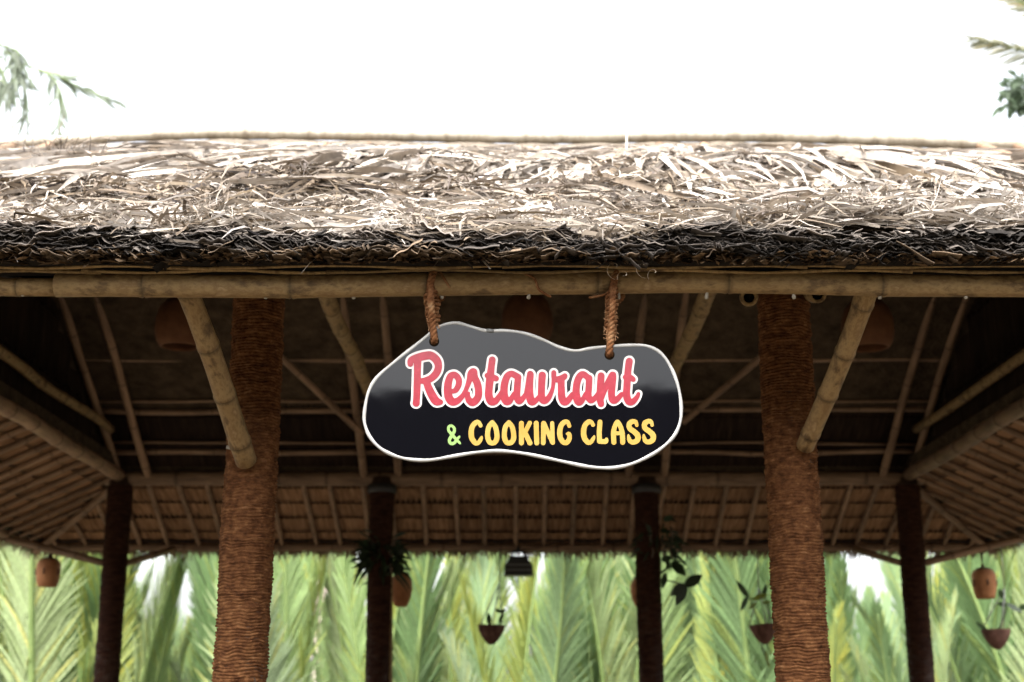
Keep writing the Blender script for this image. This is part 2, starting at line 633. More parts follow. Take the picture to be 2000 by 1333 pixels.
WRAP_A = wrap_mesh(0.095, 0.0120, PH - 0.08, 96, 5, lumps=29)
WRAP_B = wrap_mesh(0.092, 0.016, PH - 0.08, 20, 9)
CORE = lathe_mesh('post', [(0.001, 0), (0.088, 0), (0.090, 1.2), (0.086, PH), (0.001, PH)], 16)
posts = []
for (x, y) in [(XL, YF), (-0.965, YF), (1.035, YF), (XR, YF), (XL, YB), (-0.995, YB), (1.03, YB), (XR, YB)]:
    front = y == YF
    M = Matrix.Translation((x, y, 0.06)) @ Matrix.Rotation(random.uniform(0, 6.28), 4, 'Z')
    p = add('post', CORE, M_WOOD, pav, M)
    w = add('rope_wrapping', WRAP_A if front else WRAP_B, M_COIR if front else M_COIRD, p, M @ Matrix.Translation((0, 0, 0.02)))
    w['kind'] = 'stuff'
    if y == YB and abs(x) < 2:
        cm = lathe_mesh('collar', [(0.104, 0), (0.112, 0.01), (0.112, 0.055), (0.104, 0.065)], 20)
        add('collar', cm, M_STEEL, p, M @ Matrix.Translation((0, 0, PH - 0.12)))
    posts.append(p)

# ring beams, ridge beam
for y in (YF, YB):
    bamboo('ring_beam', (XL - 0.12, y, ZR), (XR + 0.12, y, ZR), 0.055, pav, M_BAMD, crook=0.006, node=0.42)
for x in (XL, XR):
    bamboo('ring_beam', (x, YF, ZR + 0.012), (x, YB, ZR + 0.012), 0.05, pav, M_BAMD, crook=0.006, node=0.42)
bamboo('ridge_beam', (XL, YM, ZT - 0.13), (XR, YM, ZT - 0.13), 0.055, pav, M_BAMD, node=0.45)

# front eave pole: two lengths, thinner one on the far side of the brace
e0 = Vector((-4.0, YF - OV, ZE + 0.004))
e1 = Vector((-1.40, YF - OV, ZE + 0.002))
e2 = Vector((-1.43, YF - OV - 0.004, ZE - 0.001))
e3 = Vector((4.0, YF - OV, ZE + 0.018))
bamboo('eave_pole', e0, e1, 0.026, pav, M_BAM, r2=0.029, crook=0.006, node=0.46, seg=20, share=False)
epole = bamboo('eave_pole', e2, e3, 0.0375, pav, M_BAM, r2=0.034, crook=0.008, node=0.48, seg=24, share=False)
for px in (45, 183, 520, 690, 862, 1033, 1208, 1380, 1550, 1718, 1885):
    r_here = 0.028 if px < 340 else 0.0365
    pt = at(px, 575, YF - OV)
    pt.z = ZE - r_here + 0.004
    v, f = lathe_data([(0.001, -0.012), (0.005, -0.0105), (0.0065, -0.006), (0.0055, 0.0), (0.005, 0.02)], 10)
    add('peg', mesh_py('peg', v, f, True), M_PEG, epole, Matrix.Translation(pt) @ Matrix.Rotation(random.uniform(-.3, .3), 4, 'Y'))
for x in (XL - OV, XR + OV):
    bamboo('eave_pole', (x, YF - OV, ZE + 0.01), (x, YB + OV, ZE + 0.01), 0.032, pav, M_BAMD, crook=0.01, node=0.45)
bamboo('eave_pole', (XL - OV, YB + OV, ZE), (XR + OV, YB + OV, ZE), 0.032, pav, M_BAMD, crook=0.008, node=0.45)

# knee braces of the front posts
bamboo('brace', at(482, 895, 4.885), at(352, 548, 4.11), 0.039, pav, M_BAM, r2=0.035, crook=0.012, node=0.23, seg=18, hollow=True, share=False)
bamboo('brace', at(1572, 872, 4.885), at(1704, 545, 4.11), 0.033, pav, M_BAM, r2=0.034, crook=0.006, node=0.21, seg=18, share=False)
# peg holding the foot of the first brace
pk = at(452, 878, 4.86)
add('peg', tube_mesh('peg', [pk + Vector((-0.014, -0.02, 0.004)), pk + Vector((0.03, 0.0, -0.006))], 0.006, 8), M_PEG, pav)
# braces of the outer front posts (out of frame but they carry the eave)
for x, s in ((XL, -1), (XR, 1)):
    bamboo('brace', (x, YF - 0.1, H + 0.9), (x + s * 0.12, YF - OV + 0.02, ZE - 0.03), 0.037, pav, M_BAM, node=0.22)
# braces of the back posts
for x in (XL, -0.995, 1.03, XR):
    s = 1 if x < 0 else -1
    s = s if abs(x) > 2 else 0
    bamboo('brace', (x + s * 0.03, YB + 0.08, H + 1.06), (x + s * 0.22, YB + OV, ZE - 0.015), 0.026, pav, M_BAMD, node=0.3)
for x, s in ((XL, -1), (XR, 1)):
    bamboo('brace', (x + s * 0.07, YB, H + 1.06), (x + s * OV, YB + 0.18, ZE - 0.015), 0.028, pav, M_BAMD, node=0.3)

# hollow pole ends on both flanks of the front post
for px, py in ((1463, 582), (1597, 576)):
    a = at(px, py, 4.55)
    bamboo('tie_pole', a, a + Vector((0.07, 0.40, 0.125)), 0.031, pav, M_BAM, node=0.3, seg=18, hollow=True, share=False)

# roof frame of the rear slope: rafter pairs, purlins
nB = Vector((0, TM, 1)).normalized()         # outward normal of the rear main slope


def back_pt(x, y, lift=0.0):
    return Vector((x, y, ZR + (YB - y) * TM)) + nB * lift


for x in (XL, -0.995, 1.03, XR):
    for dx in ((-0.02, 0.21) if x == XL else (-0.20, 0.02) if x == XR else (-0.14, 0.13)):
        bamboo('rafter', back_pt(x + dx, YB + 0.05), back_pt(x + dx, YM + 0.03), 0.030, pav, M_BAMD, r2=0.026, crook=0.008, node=0.4)
        bamboo('rafter', (x + dx, YF - 0.05, ZR - 0.02), (x + dx, YM - 0.03, ZT - 0.03), 0.030, pav, M_BAMD, node=0.4)
for y in (8.36, 8.886, 9.33, 9.79, 10.19):
    bamboo('purlin', back_pt(XL - 0.05, y, 0.048), back_pt(XR + 0.05, y, 0.048), 0.021, pav, M_BAMD, r2=0.018, crook=0.012, node=0.5, share=False)
    bamboo('lath', back_pt(XL - 0.05, y - 0.085, 0.050), back_pt(XR + 0.05, y - 0.085, 0.050), 0.010, pav, M_BAMD, crook=0.01, node=0.6, share=False)
# tie beams front to back
for x, r in ((-0.93, 0.043), (0.99, 0.043), (XL + 0.02, 0.036), (XR - 0.02, 0.036)):
    zt = H + 2.0
    d = (zt - ZR) / TM
    bamboo('tie_beam', (x, YF + d - 0.05, zt), (x, YB - d + 0.05, zt), r, pav, M_BAM, r2=r * 0.9, crook=0.012, node=0.4, seg=14, share=False)
# diagonal wind braces under the rear slope
for a, b in (((708, 838), (520, 660)), ((1333, 815), (1520, 660))):
    pts = []
    for (px, py) in (a, b):
        ang = math.tan(PITCH + math.atan((667 - py) / F_PX))
        y = (ZR - H + YB * TM) / (ang + TM)
        pts.append(at(px, py, y) - nB * 0.05)
    bamboo('wind_brace', pts[0], pts[1], 0.024, pav, M_BAMD, node=0.33)


# ---- thatch panels seen from inside: pleated leaf panels, row over row
def panel_mesh(w, h, seed):
    rr = np.random.default_rng(seed)
    n = max(6, int(w / 0.021))
    xs = np.linspace(-w / 2, w / 2, n + 1)
    z = np.where(np.arange(n + 1) % 2 == 0, 0.0045, -0.0045) * rr.uniform(0.5, 1.3, n + 1)
    y0 = -rr.uniform(0.0, 0.022, n + 1)
    rows = []
    for yy, zz in ((y0, 0.006), (np.full(n + 1, h * 0.5), 0.0), (np.full(n + 1, h), -0.004)):
        rows.append(np.stack([xs + rr.normal(0, 0.002, n + 1), yy, z + zz], -1))
    low = np.stack([xs, y0, z + 0.020], -1)      # leaf fold: returns upward behind the lower edge
    V = np.concatenate([low] + rows)
    i = np.arange(n)
    Q = np.concatenate([np.stack([k * (n + 1) + i, k * (n + 1) + i + 1, (k + 1) * (n + 1) + i + 1, (k + 1) * (n + 1) + i], -1) for k in range(3)])
    return mesh_np('thatch_panel', V, Q)


_pm = {}


def panel(u_vec, v_vec, pos, w, h, parent, mat=None):
    mat = mat or M_THATCHIN
    key = (round(w, 2), round(h, 2), random.randrange(3), mat.name)
    if key not in _pm:
        _pm[key] = panel_mesh(w, h, len(_pm) + 40)
        _pm[key].materials.append(mat)
    u_vec, v_vec = u_vec.normalized(), v_vec.normalized()
    n_vec = u_vec.cross(v_vec)
    M = Matrix((u_vec, v_vec, n_vec)).transposed().to_4x4()
    M.translation = pos
    return add('thatch_panel', _pm[key], None, parent, M)


def panel_rows(o, u_vec, v_dir, lengths, h, lift, parent, skew=0.0):
    """rows of panels: o(d) gives the row centre at distance d"""
    pass


# rear main slope, inside face
slopeL = (YM - YB) / math.cos(math.atan(TM))
vB = Vector((0, -1, TM)).normalized()
LEN = math.hypot(YM - YF, ZT - ZR)
rows = 10
for r_ in range(rows):
    d = r_ * LEN / rows
    wtot = XR - XL
    cnt = 6
    sh = random.uniform(-0.2, 0.2)
    for k in range(cnt):
        w = wtot / cnt
        c = Vector((XL + w * (k + 0.5), YB, ZR)) + vB * d + nB * (0.082 + random.uniform(0, 0.006))
        vv = (vB + nB * -0.045)
        panel(Vector((1, 0, 0)), vv, c, w + 0.02, LEN / rows + (0.05 if r_ < rows - 1 else -0.10), pav, M_SHADED)
# gables, inside face
for x, s in ((XL - 0.07, 1), (XR + 0.07, -1)):
    ncol = 18
    w = (YB - YF) / ncol
    for k in range(ncol):
        yc = YF + w * (k + 0.5)
        hcol = (YM - YF - abs(yc - YM)) * TM + 0.0 - (0.16 if k in (8, 9) else 0.05)
        z0 = ZR + 0.01
        while hcol > 0.03:
            hp = min(hcol, 0.42)
            panel(Vector((0, s, 0)), Vector((0.02 * s, 0, 1)), Vector((x, yc, z0)), w + 0.02, hp + (0.03 if hcol > 0.45 else 0), pav, M_SHADED)
            z0 += hp
            hcol -= hp
# skirts, inside face: (origin on ring, along, outward)
SL = math.hypot(OV, ZR - ZE)
skirts = [
    (Vector(((XL + XR) / 2, YB, ZR)), Vector((1, 0, 0)), Vector((0, 1, 0)), (XR - XL) / 2),
    (Vector((XL, YM, ZR)), Vector((0, 1, 0)), Vector((-1, 0, 0)), (YB - YF) / 2),
    (Vector((XR, YM, ZR)), Vector((0, -1, 0)), Vector((1, 0, 0)), (YB - YF) / 2),
    (Vector(((XL + XR) / 2, YF, ZR)), Vector((-1, 0, 0)), Vector((0, -1, 0)), (XR - XL) / 2),
]
for o, u, outw, half in skirts:
    down = (outw * OV + Vector((0, 0, ZE - ZR)))
    nn = Vector((outw.x * TS, outw.y * TS, 1)).normalized()
    nrow = 5
    for r_ in range(nrow):
        t1 = (r_ + 1) / nrow * (1.06 if outw.y > -0.5 else 0.95)
        hl = half + OV * (t1 - 0.5 / nrow)
        cnt = int(round(hl * 2 / 1.05))
        w = hl * 2 / cnt
        for k in range(cnt):
            c = o + down * t1 + u * (-hl + w * (k + 0.5)) + nn * (0.034 + random.uniform(0, 0.008))
            uu = -u
            vv = -down.normalized() - nn * 0.03
            panel(uu, vv, c, w + 0.015, SL * 1.06 / nrow + 0.03, pav)
    # skirt rafters, split bamboo
    n = int((half + OV) / 0.236)
    for k in range(-n, n + 1):
        a = k * 0.236 + random.uniform(-0.02, 0.02)
        d0 = max(0.0, abs(a) - half) / OV
        if d0 > 0.9:
            continue
        p0 = o + u * a + down * (d0 + (0.02 if d0 == 0 else 0.02)) + nn * 0.012
        p1 = o + u * (a + random.uniform(-0.02, 0.02)) + down * (1.04 if outw.y > -0.5 else 0.93) + nn * 0.012
        bamboo('skirt_rafter', p0, p1, 0.019, pav, M_BAMD, node=0.3, seg=8)
    # sagging lath near the eave
    pts = []
    L2 = half + OV * 0.9
    m = int(L2 * 2 / 0.06)
    for i in range(m + 1):
        a = -L2 + 2 * L2 * i / m
        sag = 0.022 * abs(math.sin(math.pi * a / 0.236)) ** 0.8
        pts.append(o + u * a + down * 0.93 + nn * (0.030 - sag * 0.75) + Vector((0, 0, random.uniform(-0.002, 0.002))))
    add('eave_lath', tube_mesh('eave_lath', pts, 0.009, 6), M_BAMD, pav)
    # hip rafters
for sx, sy, x, y in ((-1, 1, XL, YB), (1, 1, XR, YB), (-1, -1, XL, YF), (1, -1, XR, YF)):
    bamboo('hip_rafter', (x, y, ZR - 0.02), (x + sx * OV * 1.03, y + sy * OV * 1.03, ZE - 0.03), 0.03, pav, M_BAMD, node=0.4)

# ---- thatch beds (the solid body of the roof)


def slab(name, quad_lo, thick, mat, nx=1, ny=1, hump=None):
    """quad_lo: 4 corners of the underside; top is lifted by thick"""
    a, b, c, d = [Vector(q) for q in quad_lo]
    V, Fc = [], []
    for lay in (0, 1):
        for j in range(ny + 1):
            for i in range(nx + 1):
                s, t = i / nx, j / ny
                p = (a * (1 - s) + b * s) * (1 - t) + (d * (1 - s) + c * s) * t
                if lay:
                    p = p + Vector((0, 0, thick + (hump(p) if hump else 0)))
                V.append(p)
    n1 = (nx + 1) * (ny + 1)
    for j in range(ny):
        for i in range(nx):
            q = j * (nx + 1) + i
            Fc.append((q, q + nx + 1, q + nx + 2, q + 1))
            q += n1
            Fc.append((q, q + 1, q + nx + 2, q + nx + 1))
    edge = [i for i in range(nx)]
    loop = [i for i in range(nx + 1)] + [(j + 1) * (nx + 1) + nx for j in range(ny)] + [ny * (nx + 1) + nx - 1 - i for i in range(nx)] + [(ny - 1 - j) * (nx + 1) for j in range(ny - 1)]
    for k in range(len(loop)):
        p, q = loop[k], loop[(k + 1) % len(loop)]
        Fc.append((p, q, q + n1, p + n1))
    return mesh_py(name, V, Fc)


EDGE = [3.99, 5.0, 5.95, 6.82, 7.72]
EAMP = [0.01, 0.095, 0.10, 0.03]


def edge_y(k, x):
    return EDGE[k] + (0.10 * vnoise(x * 1.3 + k * 7.1, x * 0 + k, 30 + k) + 0.05 * vnoise(x * 4.1, x * 0 + 3.3 * k, 50 + k) if k else 0.0)


def courses(x, y):
    z = np.zeros_like(y)
    for k in range(4):
        a = edge_y(k, x)
        b = edge_y(k + 1, x) if k < 3 else EDGE[4]
        z = np.where((y >= a) & (y < b), EAMP[k] * (1 - (y - a) / (b - a)), z)
    return z


def hump_f(x, s, k=1.0):
    return courses(x, s) + np.where(s < 5.0, 0.034 * vnoise(x * 3.7 + 2, s * 3.9, 81), 0.0) + k * (0.034 * vnoise(x * 2.1 + 5, s * 2.6, 3) + 0.026 * vnoise(x * 5.3, s * 5.1 + 3, 4) + 0.010 * vnoise(x * 14.0, s * 13.0, 6))


DE = 1.125     # the thatch reaches past the eave pole (times OV)


def skp(x, y, d, lift):      # point on the skirt, d in overhang units
    return Vector((x, y, ZR + (ZE - ZR) * d + lift))


hmp = lambda p: float(hump_f(np.array([p.x]), np.array([p.y]))[0])
XLd, XRd, YFd, YBd = XL - OV * DE, XR + OV * DE, YF - OV * DE, YB + OV * DE
beds = [
    slab('thatch_bed', [skp(XLd, YF - OV * 1.02, 1.02, 0.065), skp(XRd, YF - OV * 1.02, 1.02, 0.065), skp(XR, YF, 0, 0.05), skp(XL, YF, 0, 0.05)], 0.085, M_BED, 80, 8, hmp),
    slab('thatch_bed', [skp(XRd, YBd, DE, 0.05), skp(XLd, YBd, DE, 0.05), skp(XL, YB, 0, 0.05), skp(XR, YB, 0, 0.05)], 0.10, M_BED, 8, 2),
    slab('thatch_bed', [skp(XLd, YBd, DE, 0.05), skp(XLd, YFd, DE, 0.05), skp(XL, YF, 0, 0.05), skp(XL, YB, 0, 0.05)], 0.10, M_BED, 8, 2),
    slab('thatch_bed', [skp(XRd, YFd, DE, 0.05), skp(XRd, YBd, DE, 0.05), skp(XR, YB, 0, 0.05), skp(XR, YF, 0, 0.05)], 0.10, M_BED, 8, 2),
    slab('thatch_bed', [Vector((XL - 0.1, YF, ZR + 0.06)), Vector((XR + 0.1, YF, ZR + 0.06)), Vector((XR + 0.1, YM, ZT - 0.19)), Vector((XL - 0.1, YM, ZT - 0.19))], 0.085, M_BED, 70, 44, hmp),
    slab('thatch_bed', [Vector((XR + 0.18, YB + 0.02, ZR + 0.135)), Vector((XL - 0.18, YB + 0.02, ZR + 0.135)), Vector((XL - 0.18, YM + 0.012, ZT - 0.14)), Vector((XR + 0.18, YM + 0.012, ZT - 0.14))], 0.05, M_BED, 4, 2),
]
for b in beds:
    add('thatch_bed', b, M_BED, pav)
# gable bodies
for x0, x1 in ((XL - 0.14, XL - 0.09), (XR + 0.09, XR + 0.14)):
    V = []
    for x in (x0, x1):
        V += [(x, YF - 0.05, ZR + 0.005), (x, YB + 0.16, ZR + 0.005), (x, YB + 0.02, ZR + 0.13), (x, YM, ZT - 0.015), (x, YF + 0.02, ZR + 0.07)]
    add('gable_bed', mesh_py('gable_bed', V, [(0, 1, 2, 3, 4), (5, 9, 8, 7, 6)] + [(k, k + 5, (k + 1) % 5 + 5, (k + 1) % 5) for k in range(5)]), M_BED, pav)

# ridge pole, lightly bowed bleached bamboo
rp = []
for px, py in ((-60, 282), (60, 279), (200, 270), (400, 261), (600, 262), (900, 267), (1100, 269), (1300, 266), (1500, 266), (1700, 272), (1850, 278), (2000, 284), (2060, 286)):
    rp.append(at(px, py, YM - 0.02))
sp = smooth_path(rp, 8)
rad = []
run = 0
for i, p in enumerate(sp):
    t = i / (len(sp) - 1)
    rad.append(0.022 + 0.015 * min(1, t * 4) + 0.004 * t + (0.003 if i % 24 == 4 else 0))
rm = tube_mesh('ridge_pole', sp, rad, 14)
a_ = rm.color_attributes.new('Col', 'FLOAT_COLOR', 'POINT')
a_.data.foreach_set('color', np.ones(len(rm.vertices) * 4, np.float32))
add('ridge_pole', rm, M_RIDGE, pav)

# packed straw roll under the ridge pole
rr = np.random.default_rng(5)
rl = smooth_path([p + Vector((0, 0.02, -0.094)) for p in rp], 6)
rollm = tube_mesh('ridge_roll', rl, [0.058 + 0.006 * math.sin(i * 1.7) for i in range(len(rl))], 12)
a_ = rollm.color_attributes.new('Col', 'FLOAT_COLOR', 'POINT')
a_.data.foreach_set('color', np.tile(np.array([0.17, 0.14, 0.105, 1], np.float32), len(rollm.vertices)))
add('ridge_roll', rollm, M_STRAW, pav)

# ------------------------------------------------------------------ loose thatch on the front slopes
PAL = np.array([[0.375, 0.342, 0.305], [0.295, 0.262, 0.224], [0.215, 0.181, 0.145], [0.145, 0.113, 0.082], [0.082, 0.062, 0.045], [0.038, 0.029, 0.022]]) * np.array([1.10, 1.08, 1.065])
cs_m, sn_m = 1 / math.hypot(1, TM), TM / math.hypot(1, TM)
cs_s, sn_s = 1 / math.hypot(1, TS), TS / math.hypot(1, TS)
ZSK = ZR + 0.135        # top of skirt thatch over the ring
ZMA = ZR + 0.145


RPX = np.array([p.x for p in rp])
RPZ = np.array([p.z for p in rp])


def surf(x, s):
    """front roof surface: s = horizontal distance up from the thatch lip; returns pos, downslope dir, normal"""
    y = YFd + s
    sk = y < YF
    zr = np.interp(x, RPX, RPZ) - 0.072
    z = np.where(sk, ZSK - (YF - y) * TS, ZMA + (y - YF) * (zr - ZMA) / (YM - YF))
    z = z + hump_f(x, y) * np.clip((YM - y) / 0.5, 0.15, 1) + 0.05 * np.exp(-(s / 0.12) ** 2) * (0.6 + 0.8 * vnoise(x * 3.1, x * 0, 44))
    P = np.stack([x, y, z], -1)
    c = np.where(sk, cs_s, cs_m)
    sn = np.where(sk, sn_s, sn_m)
    D = np.stack([np.zeros_like(x), -c, -sn], -1)
    Nn = np.stack([np.zeros_like(x), -sn, c], -1)
    return P, D, Nn


def straw(N, s_rng, xhalf, Lr, wr, heading, lift, curl, weights, K=5, seed=1, sbias=1.0, droop=0.0, xc=0.0, edge=None, fall=1.2):
    rr = np.random.default_rng(seed)
    s = s_rng[0] + (s_rng[1] - s_rng[0]) * rr.random(N) ** sbias
    x = xc + rr.uniform(-1, 1, N) * (xhalf[0] + (xhalf[1] - xhalf[0]) * (s / 3.71))
    if edge is not None:
        s = s + edge_y(edge, x) - YFd
    P, D, Nn = surf(x, s)
    U = np.zeros_like(P)
    U[:, 0] = 1
    th = heading(x, s, rr)
    Hd = D * np.cos(th)[:, None] + U * np.sin(th)[:, None]
    Sd = -D * np.sin(th)[:, None] + U * np.cos(th)[:, None]
    L = rr.uniform(*Lr, N)
    w = rr.uniform(*wr, N)
    t = np.linspace(0, 1, K)[None, :, None]
    l0 = rr.uniform(0.0, lift[0], N)[:, None, None]
    arc = (rr.random(N) ** 2 * lift[1])[:, None, None]
    tip = rr.normal(0, lift[2], N)[:, None, None]
    if droop:
        tip = np.where(rr.random((N, 1, 1)) < 0.04, tip, np.abs(tip))
    cu = rr.normal(0, curl, N)[:, None, None]
    cu2 = rr.normal(0, curl * 0.6, N)[:, None, None]
    Lb = L[:, None, None]
    C = (P[:, None] + Hd[:, None] * (t * Lb) + Sd[:, None] * (cu * t * t * Lb + cu2 * np.sin(t * 4.5) * Lb * 0.35)
         + Nn[:, None] * (l0 + arc * np.sin(t * np.pi) + tip * t * t))
    C[:, :, 2] = np.minimum(C[:, :, 2], H + C[:, :, 1] * (np.interp(C[:, :, 0], RPX, RPZ) - H - 0.048) / YM - 0.004 * rr.random((N, 1)))
    if edge is None:
        droop = max(droop, 0.6)
        over = np.clip(YFd - C[:, :, 1], 0, None)
        q = np.tanh(over / 0.09)
        C[:, :, 2] += over * TS - droop * q * (0.035 * rr.random(N) ** 4 - 0.006)[:, None]
        C[:, :, 1] += over - q * (0.075 * rr.random(N) ** 2)[:, None]
    if edge is not None:
        ov = np.clip(edge_y(edge, C[:, :, 0].ravel()).reshape(N, K) - 0.01 - C[:, :, 1], 0, None)
        C[:, :, 2] -= ov * (fall * rr.uniform(0.3, 1.25, N))[:, None]
        C[:, :, 1] += ov * 0.45
    zs_ = surf(C[:, :, 0].ravel(), np.clip(C[:, :, 1].ravel() - YFd, 0, YM - YFd))[0][:, 2].reshape(N, K)
    C[:, :, 2] = np.where(C[:, :, 1] > YFd - 0.005, np.maximum(C[:, :, 2], zs_ - 0.012), C[:, :, 2])
    roll = rr.uniform(-1.3, 1.3, N)[:, None, None]
    prof = np.array([0.55, 1.0, 0.95, 0.75, 0.25])[:K] if K == 5 else np.linspace(1, 0.3, K)
    tw = roll + rr.normal(0, 0.9, N)[:, None, None] * t
    Wv = (Sd[:, None] * np.cos(tw) + Nn[:, None] * np.sin(tw)) * (w[:, None, None] * 0.5 * prof[None, :, None])
    pn = vnoise(x * 1.3, s * 2.0, 20) * 0.7 + vnoise(x * 5.0, s * 5.0, 21) * 0.9 + rr.normal(0, 0.75, N)
    idx = np.clip(np.round(weights[0] + pn * weights[1]), 0, 5).astype(int)
    col = PAL[idx] * rr.uniform(0.82, 1.18, (N, 1)) * np.array([1, 1, 1]) + rr.normal(0, 0.006, (N, 1)) * np.array([1.0, 0.4, -0.6])
    return C, Wv, np.clip(col, 0.01, 0.8)


def fan(x, s, rr):
    # long leaves at the ridge lie nearly straight down the slope, leaning outwards to both ends
    return np.clip((x - 0.5) * 0.22, -0.6, 0.5) + 0.25 * vnoise(x * 1.6, s * 0.5, 14) + rr.normal(0, 0.13, len(x))


wild = lambda x, s, rr: 1.5 * vnoise(x * 3.3, s * 3.1, 15) + 1.0 * vnoise(x * 9.0, s * 8.0, 16) + rr.normal(0, 0.5, len(x))
mild = lambda x, s, rr: rr.normal(0, 0.30, len(x)) + 0.55 * vnoise(x * 2.2, s * 1.8, 9) + 0.3 * vnoise(x * 6.0, s * 5.0, 10)

parts = []
parts.append(straw(36000, (0.02, 1.1), (3.0, 3.6), (0.06, 0.24), (0.006, 0.016), wild, (0.012, 0.07, 0.035), 0.8, (1.9, 1.5), seed=1, droop=1.0))
parts.append(straw(20000, (0.95, 3.6), (3.0, 3.3), (0.22, 0.65), (0.006, 0.017), mild, (0.012, 0.045, 0.02), 0.35, (1.6, 1.4), seed=2))
parts.append(straw(2600, (0.25, 2.2), (2.6, 3.4), (0.15, 0.42), (0.016, 0.036), mild, (0.02, 0.05, 0.03), 0.4, (0.8, 1.4), seed=3))
parts.append(straw(8000, (0.0, 0.35), (3.0, 3.4), (0.04, 0.13), (0.003, 0.007), wild, (0.015, 0.06, 0.035), 0.8, (1.0, 1.2), seed=4, droop=1.0))
parts.append(straw(3600, (1.5, 3.68), (2.3, 3.15), (0.5, 1.25), (0.014, 0.042), fan, (0.03, 0.05, 0.02), 0.10, (1.0, 1.3), seed=5))
parts.append(straw(1500, (3.35, 3.70), (2.9, 3.15), (0.3, 0.9), (0.014, 0.045), fan, (0.02, 0.03, 0.01), 0.10, (0.9, 1.2), seed=6))
hang = lambda x, s, rr: 0.45 * vnoise(x * 2.0, s * 0, 61) + rr.normal(0, 0.25, len(x))
for k_, (n_, xh, L_, w_) in {1: (3000, 2.6, (0.12, 0.34), (0.007, 0.022)), 2: (2600, 2.9, (0.16, 0.45), (0.009, 0.030)), 3: (1800, 3.2, (0.25, 0.6), (0.010, 0.034))}.items():
    parts.append(straw(n_, (0.0, 0.20), (xh, xh), L_, w_, hang if k_ < 3 else fan, (0.02, 0.04, 0.03) if k_ < 3 else (0.01, 0.02, 0.01), 0.3, (0.7, 1.4), seed=70 + k_, edge=k_, fall=1.1))
C = np.concatenate([p[0] for p in parts])
Wv = np.concatenate([p[1] for p in parts])
Cc = np.concatenate([p[2] for p in parts])
add('loose_thatch', ribbons('loose_thatch', C, Wv, Cc), M_STRAW, pav, kind='stuff')

# broad bleached leaf blades that can be told apart, each its own piece


def blade_mesh(L, w, seed):
    rr = np.random.default_rng(seed)
    K = 8
    t = np.linspace(0, 1, K)
    cx = 0.06 * L * np.sin(t * 2.4 + rr.uniform(0, 6)) * rr.uniform(0.3, 1)
    cz = 0.05 * L * np.sin(t * math.pi) * rr.uniform(0.4, 1.3)
    prof = np.interp(t, [0, 0.15, 0.6, 1], [0.45, 1.0, 0.85, 0.08]) * w / 2
    V = []
    for i in range(K):
        fold = prof[i] * 0.75
        V += [(cx[i] - prof[i], -t[i] * L, cz[i] + fold), (cx[i], -t[i] * L, cz[i] - fold * 0.3), (cx[i] + prof[i], -t[i] * L, cz[i] + fold)]
    Q = []
    for i in range(K - 1):
        for k in range(2):
            a = i * 3 + k
            Q.append((a, a + 1, a + 4, a + 3))
    col = np.clip(PAL[rr.choice(4, p=[0.2, 0.4, 0.25, 0.15])] * rr.uniform(0.9, 1.15), 0, 0.8)
    return mesh_np('dry_leaf', V, Q, np.tile(col, (len(V), 1)), True)


BL = [blade_mesh(L, w, i) for i, (L, w) in enumerate([(0.5, 0.024), (0.65, 0.030), (0.42, 0.034), (0.8, 0.028), (0.35, 0.036), (0.55, 0.032)])]
for b in BL:
    b.materials.append(M_STRAW)


def put_blade(x, s, th, lift, tilt, mesh):
    P, D, Nn = surf(np.array([x]), np.array([s]))
    D, Nn = Vector(D[0]), Vector(Nn[0])
    U = Vector((1, 0, 0))
    y_ax = -(D * math.cos(th) + U * math.sin(th))
    y_ax = (y_ax - Nn * tilt).normalized()
    z_ax = (Nn - y_ax * Nn.dot(y_ax)).normalized()
    x_ax = y_ax.cross(z_ax)
    z_ax2 = z_ax
    rl = random.uniform(-0.7, 0.7)
    M = Matrix((x_ax, y_ax, z_ax2)).transposed().to_4x4() @ Matrix.Rotation(rl, 4, 'Y')
    M.translation = Vector(P[0]) + Nn * lift
    return add('dry_leaf', mesh, None, pav, M)


for i in range(100):
    s = random.uniform(1.8, 3.2)
    x = random.uniform(-3.0, 3.0)
    th = float(np.clip((x - 0.9) * 0.55, -1.25, 1.2)) + random.gauss(0, 0.22)
    put_blade(x, s, th, random.uniform(0.005, 0.025), random.uniform(-0.02, 0.04), random.choice(BL))
for i in range(30):
    put_blade(random.uniform(-2.4, 2.4), random.uniform(1.0, 2.3), random.gauss(0, 0.4), random.uniform(0.03, 0.06), random.uniform(-0.05, 0.12), random.choice(BL))

# tufts that stand up out of the roof
rr = np.random.default_rng(77)


def tuft(px, py, Y, n, L, spread, seed, cbase=3):
    rr = np.random.default_rng(seed)
    o = np.array(at(px, py, Y))
    K = 6
    t = np.linspace(0, 1, K)[None, :, None]
    d = np.stack([rr.normal(0, spread, n), rr.normal(0, 0.3, n), np.abs(rr.normal(0.8, 0.3, n))], -1)
    d = unit(d)
    Ls = (rr.uniform(0.4, 1.0, n) * L)[:, None, None]
    side = np.stack([rr.normal(0, 1, n), np.zeros(n), np.zeros(n)], -1)
    base = o + rr.normal(0, 1, (n, 3)) * np.array([0.06, 0.05, 0.01])
    C = base[:, None] + d[:, None] * t * Ls + side[:, None] * (t ** 2.2 * Ls * 0.45)
    C[:, :, 2] -= (t[:, :, 0] ** 3) * (rr.uniform(0, 0.8, n)[:, None] * Ls[:, :, 0])
    W = np.zeros_like(C)
    W[:, :, 0] = 0.0028 * np.linspace(1, 0.25, K)[None]
    W[:, :, 2] = 0.0018 * rr.normal(0, 1, n)[:, None]
    col = PAL[np.clip(rr.integers(cbase - 2, cbase + 2, n), 0, 5)]
    return C, W, col


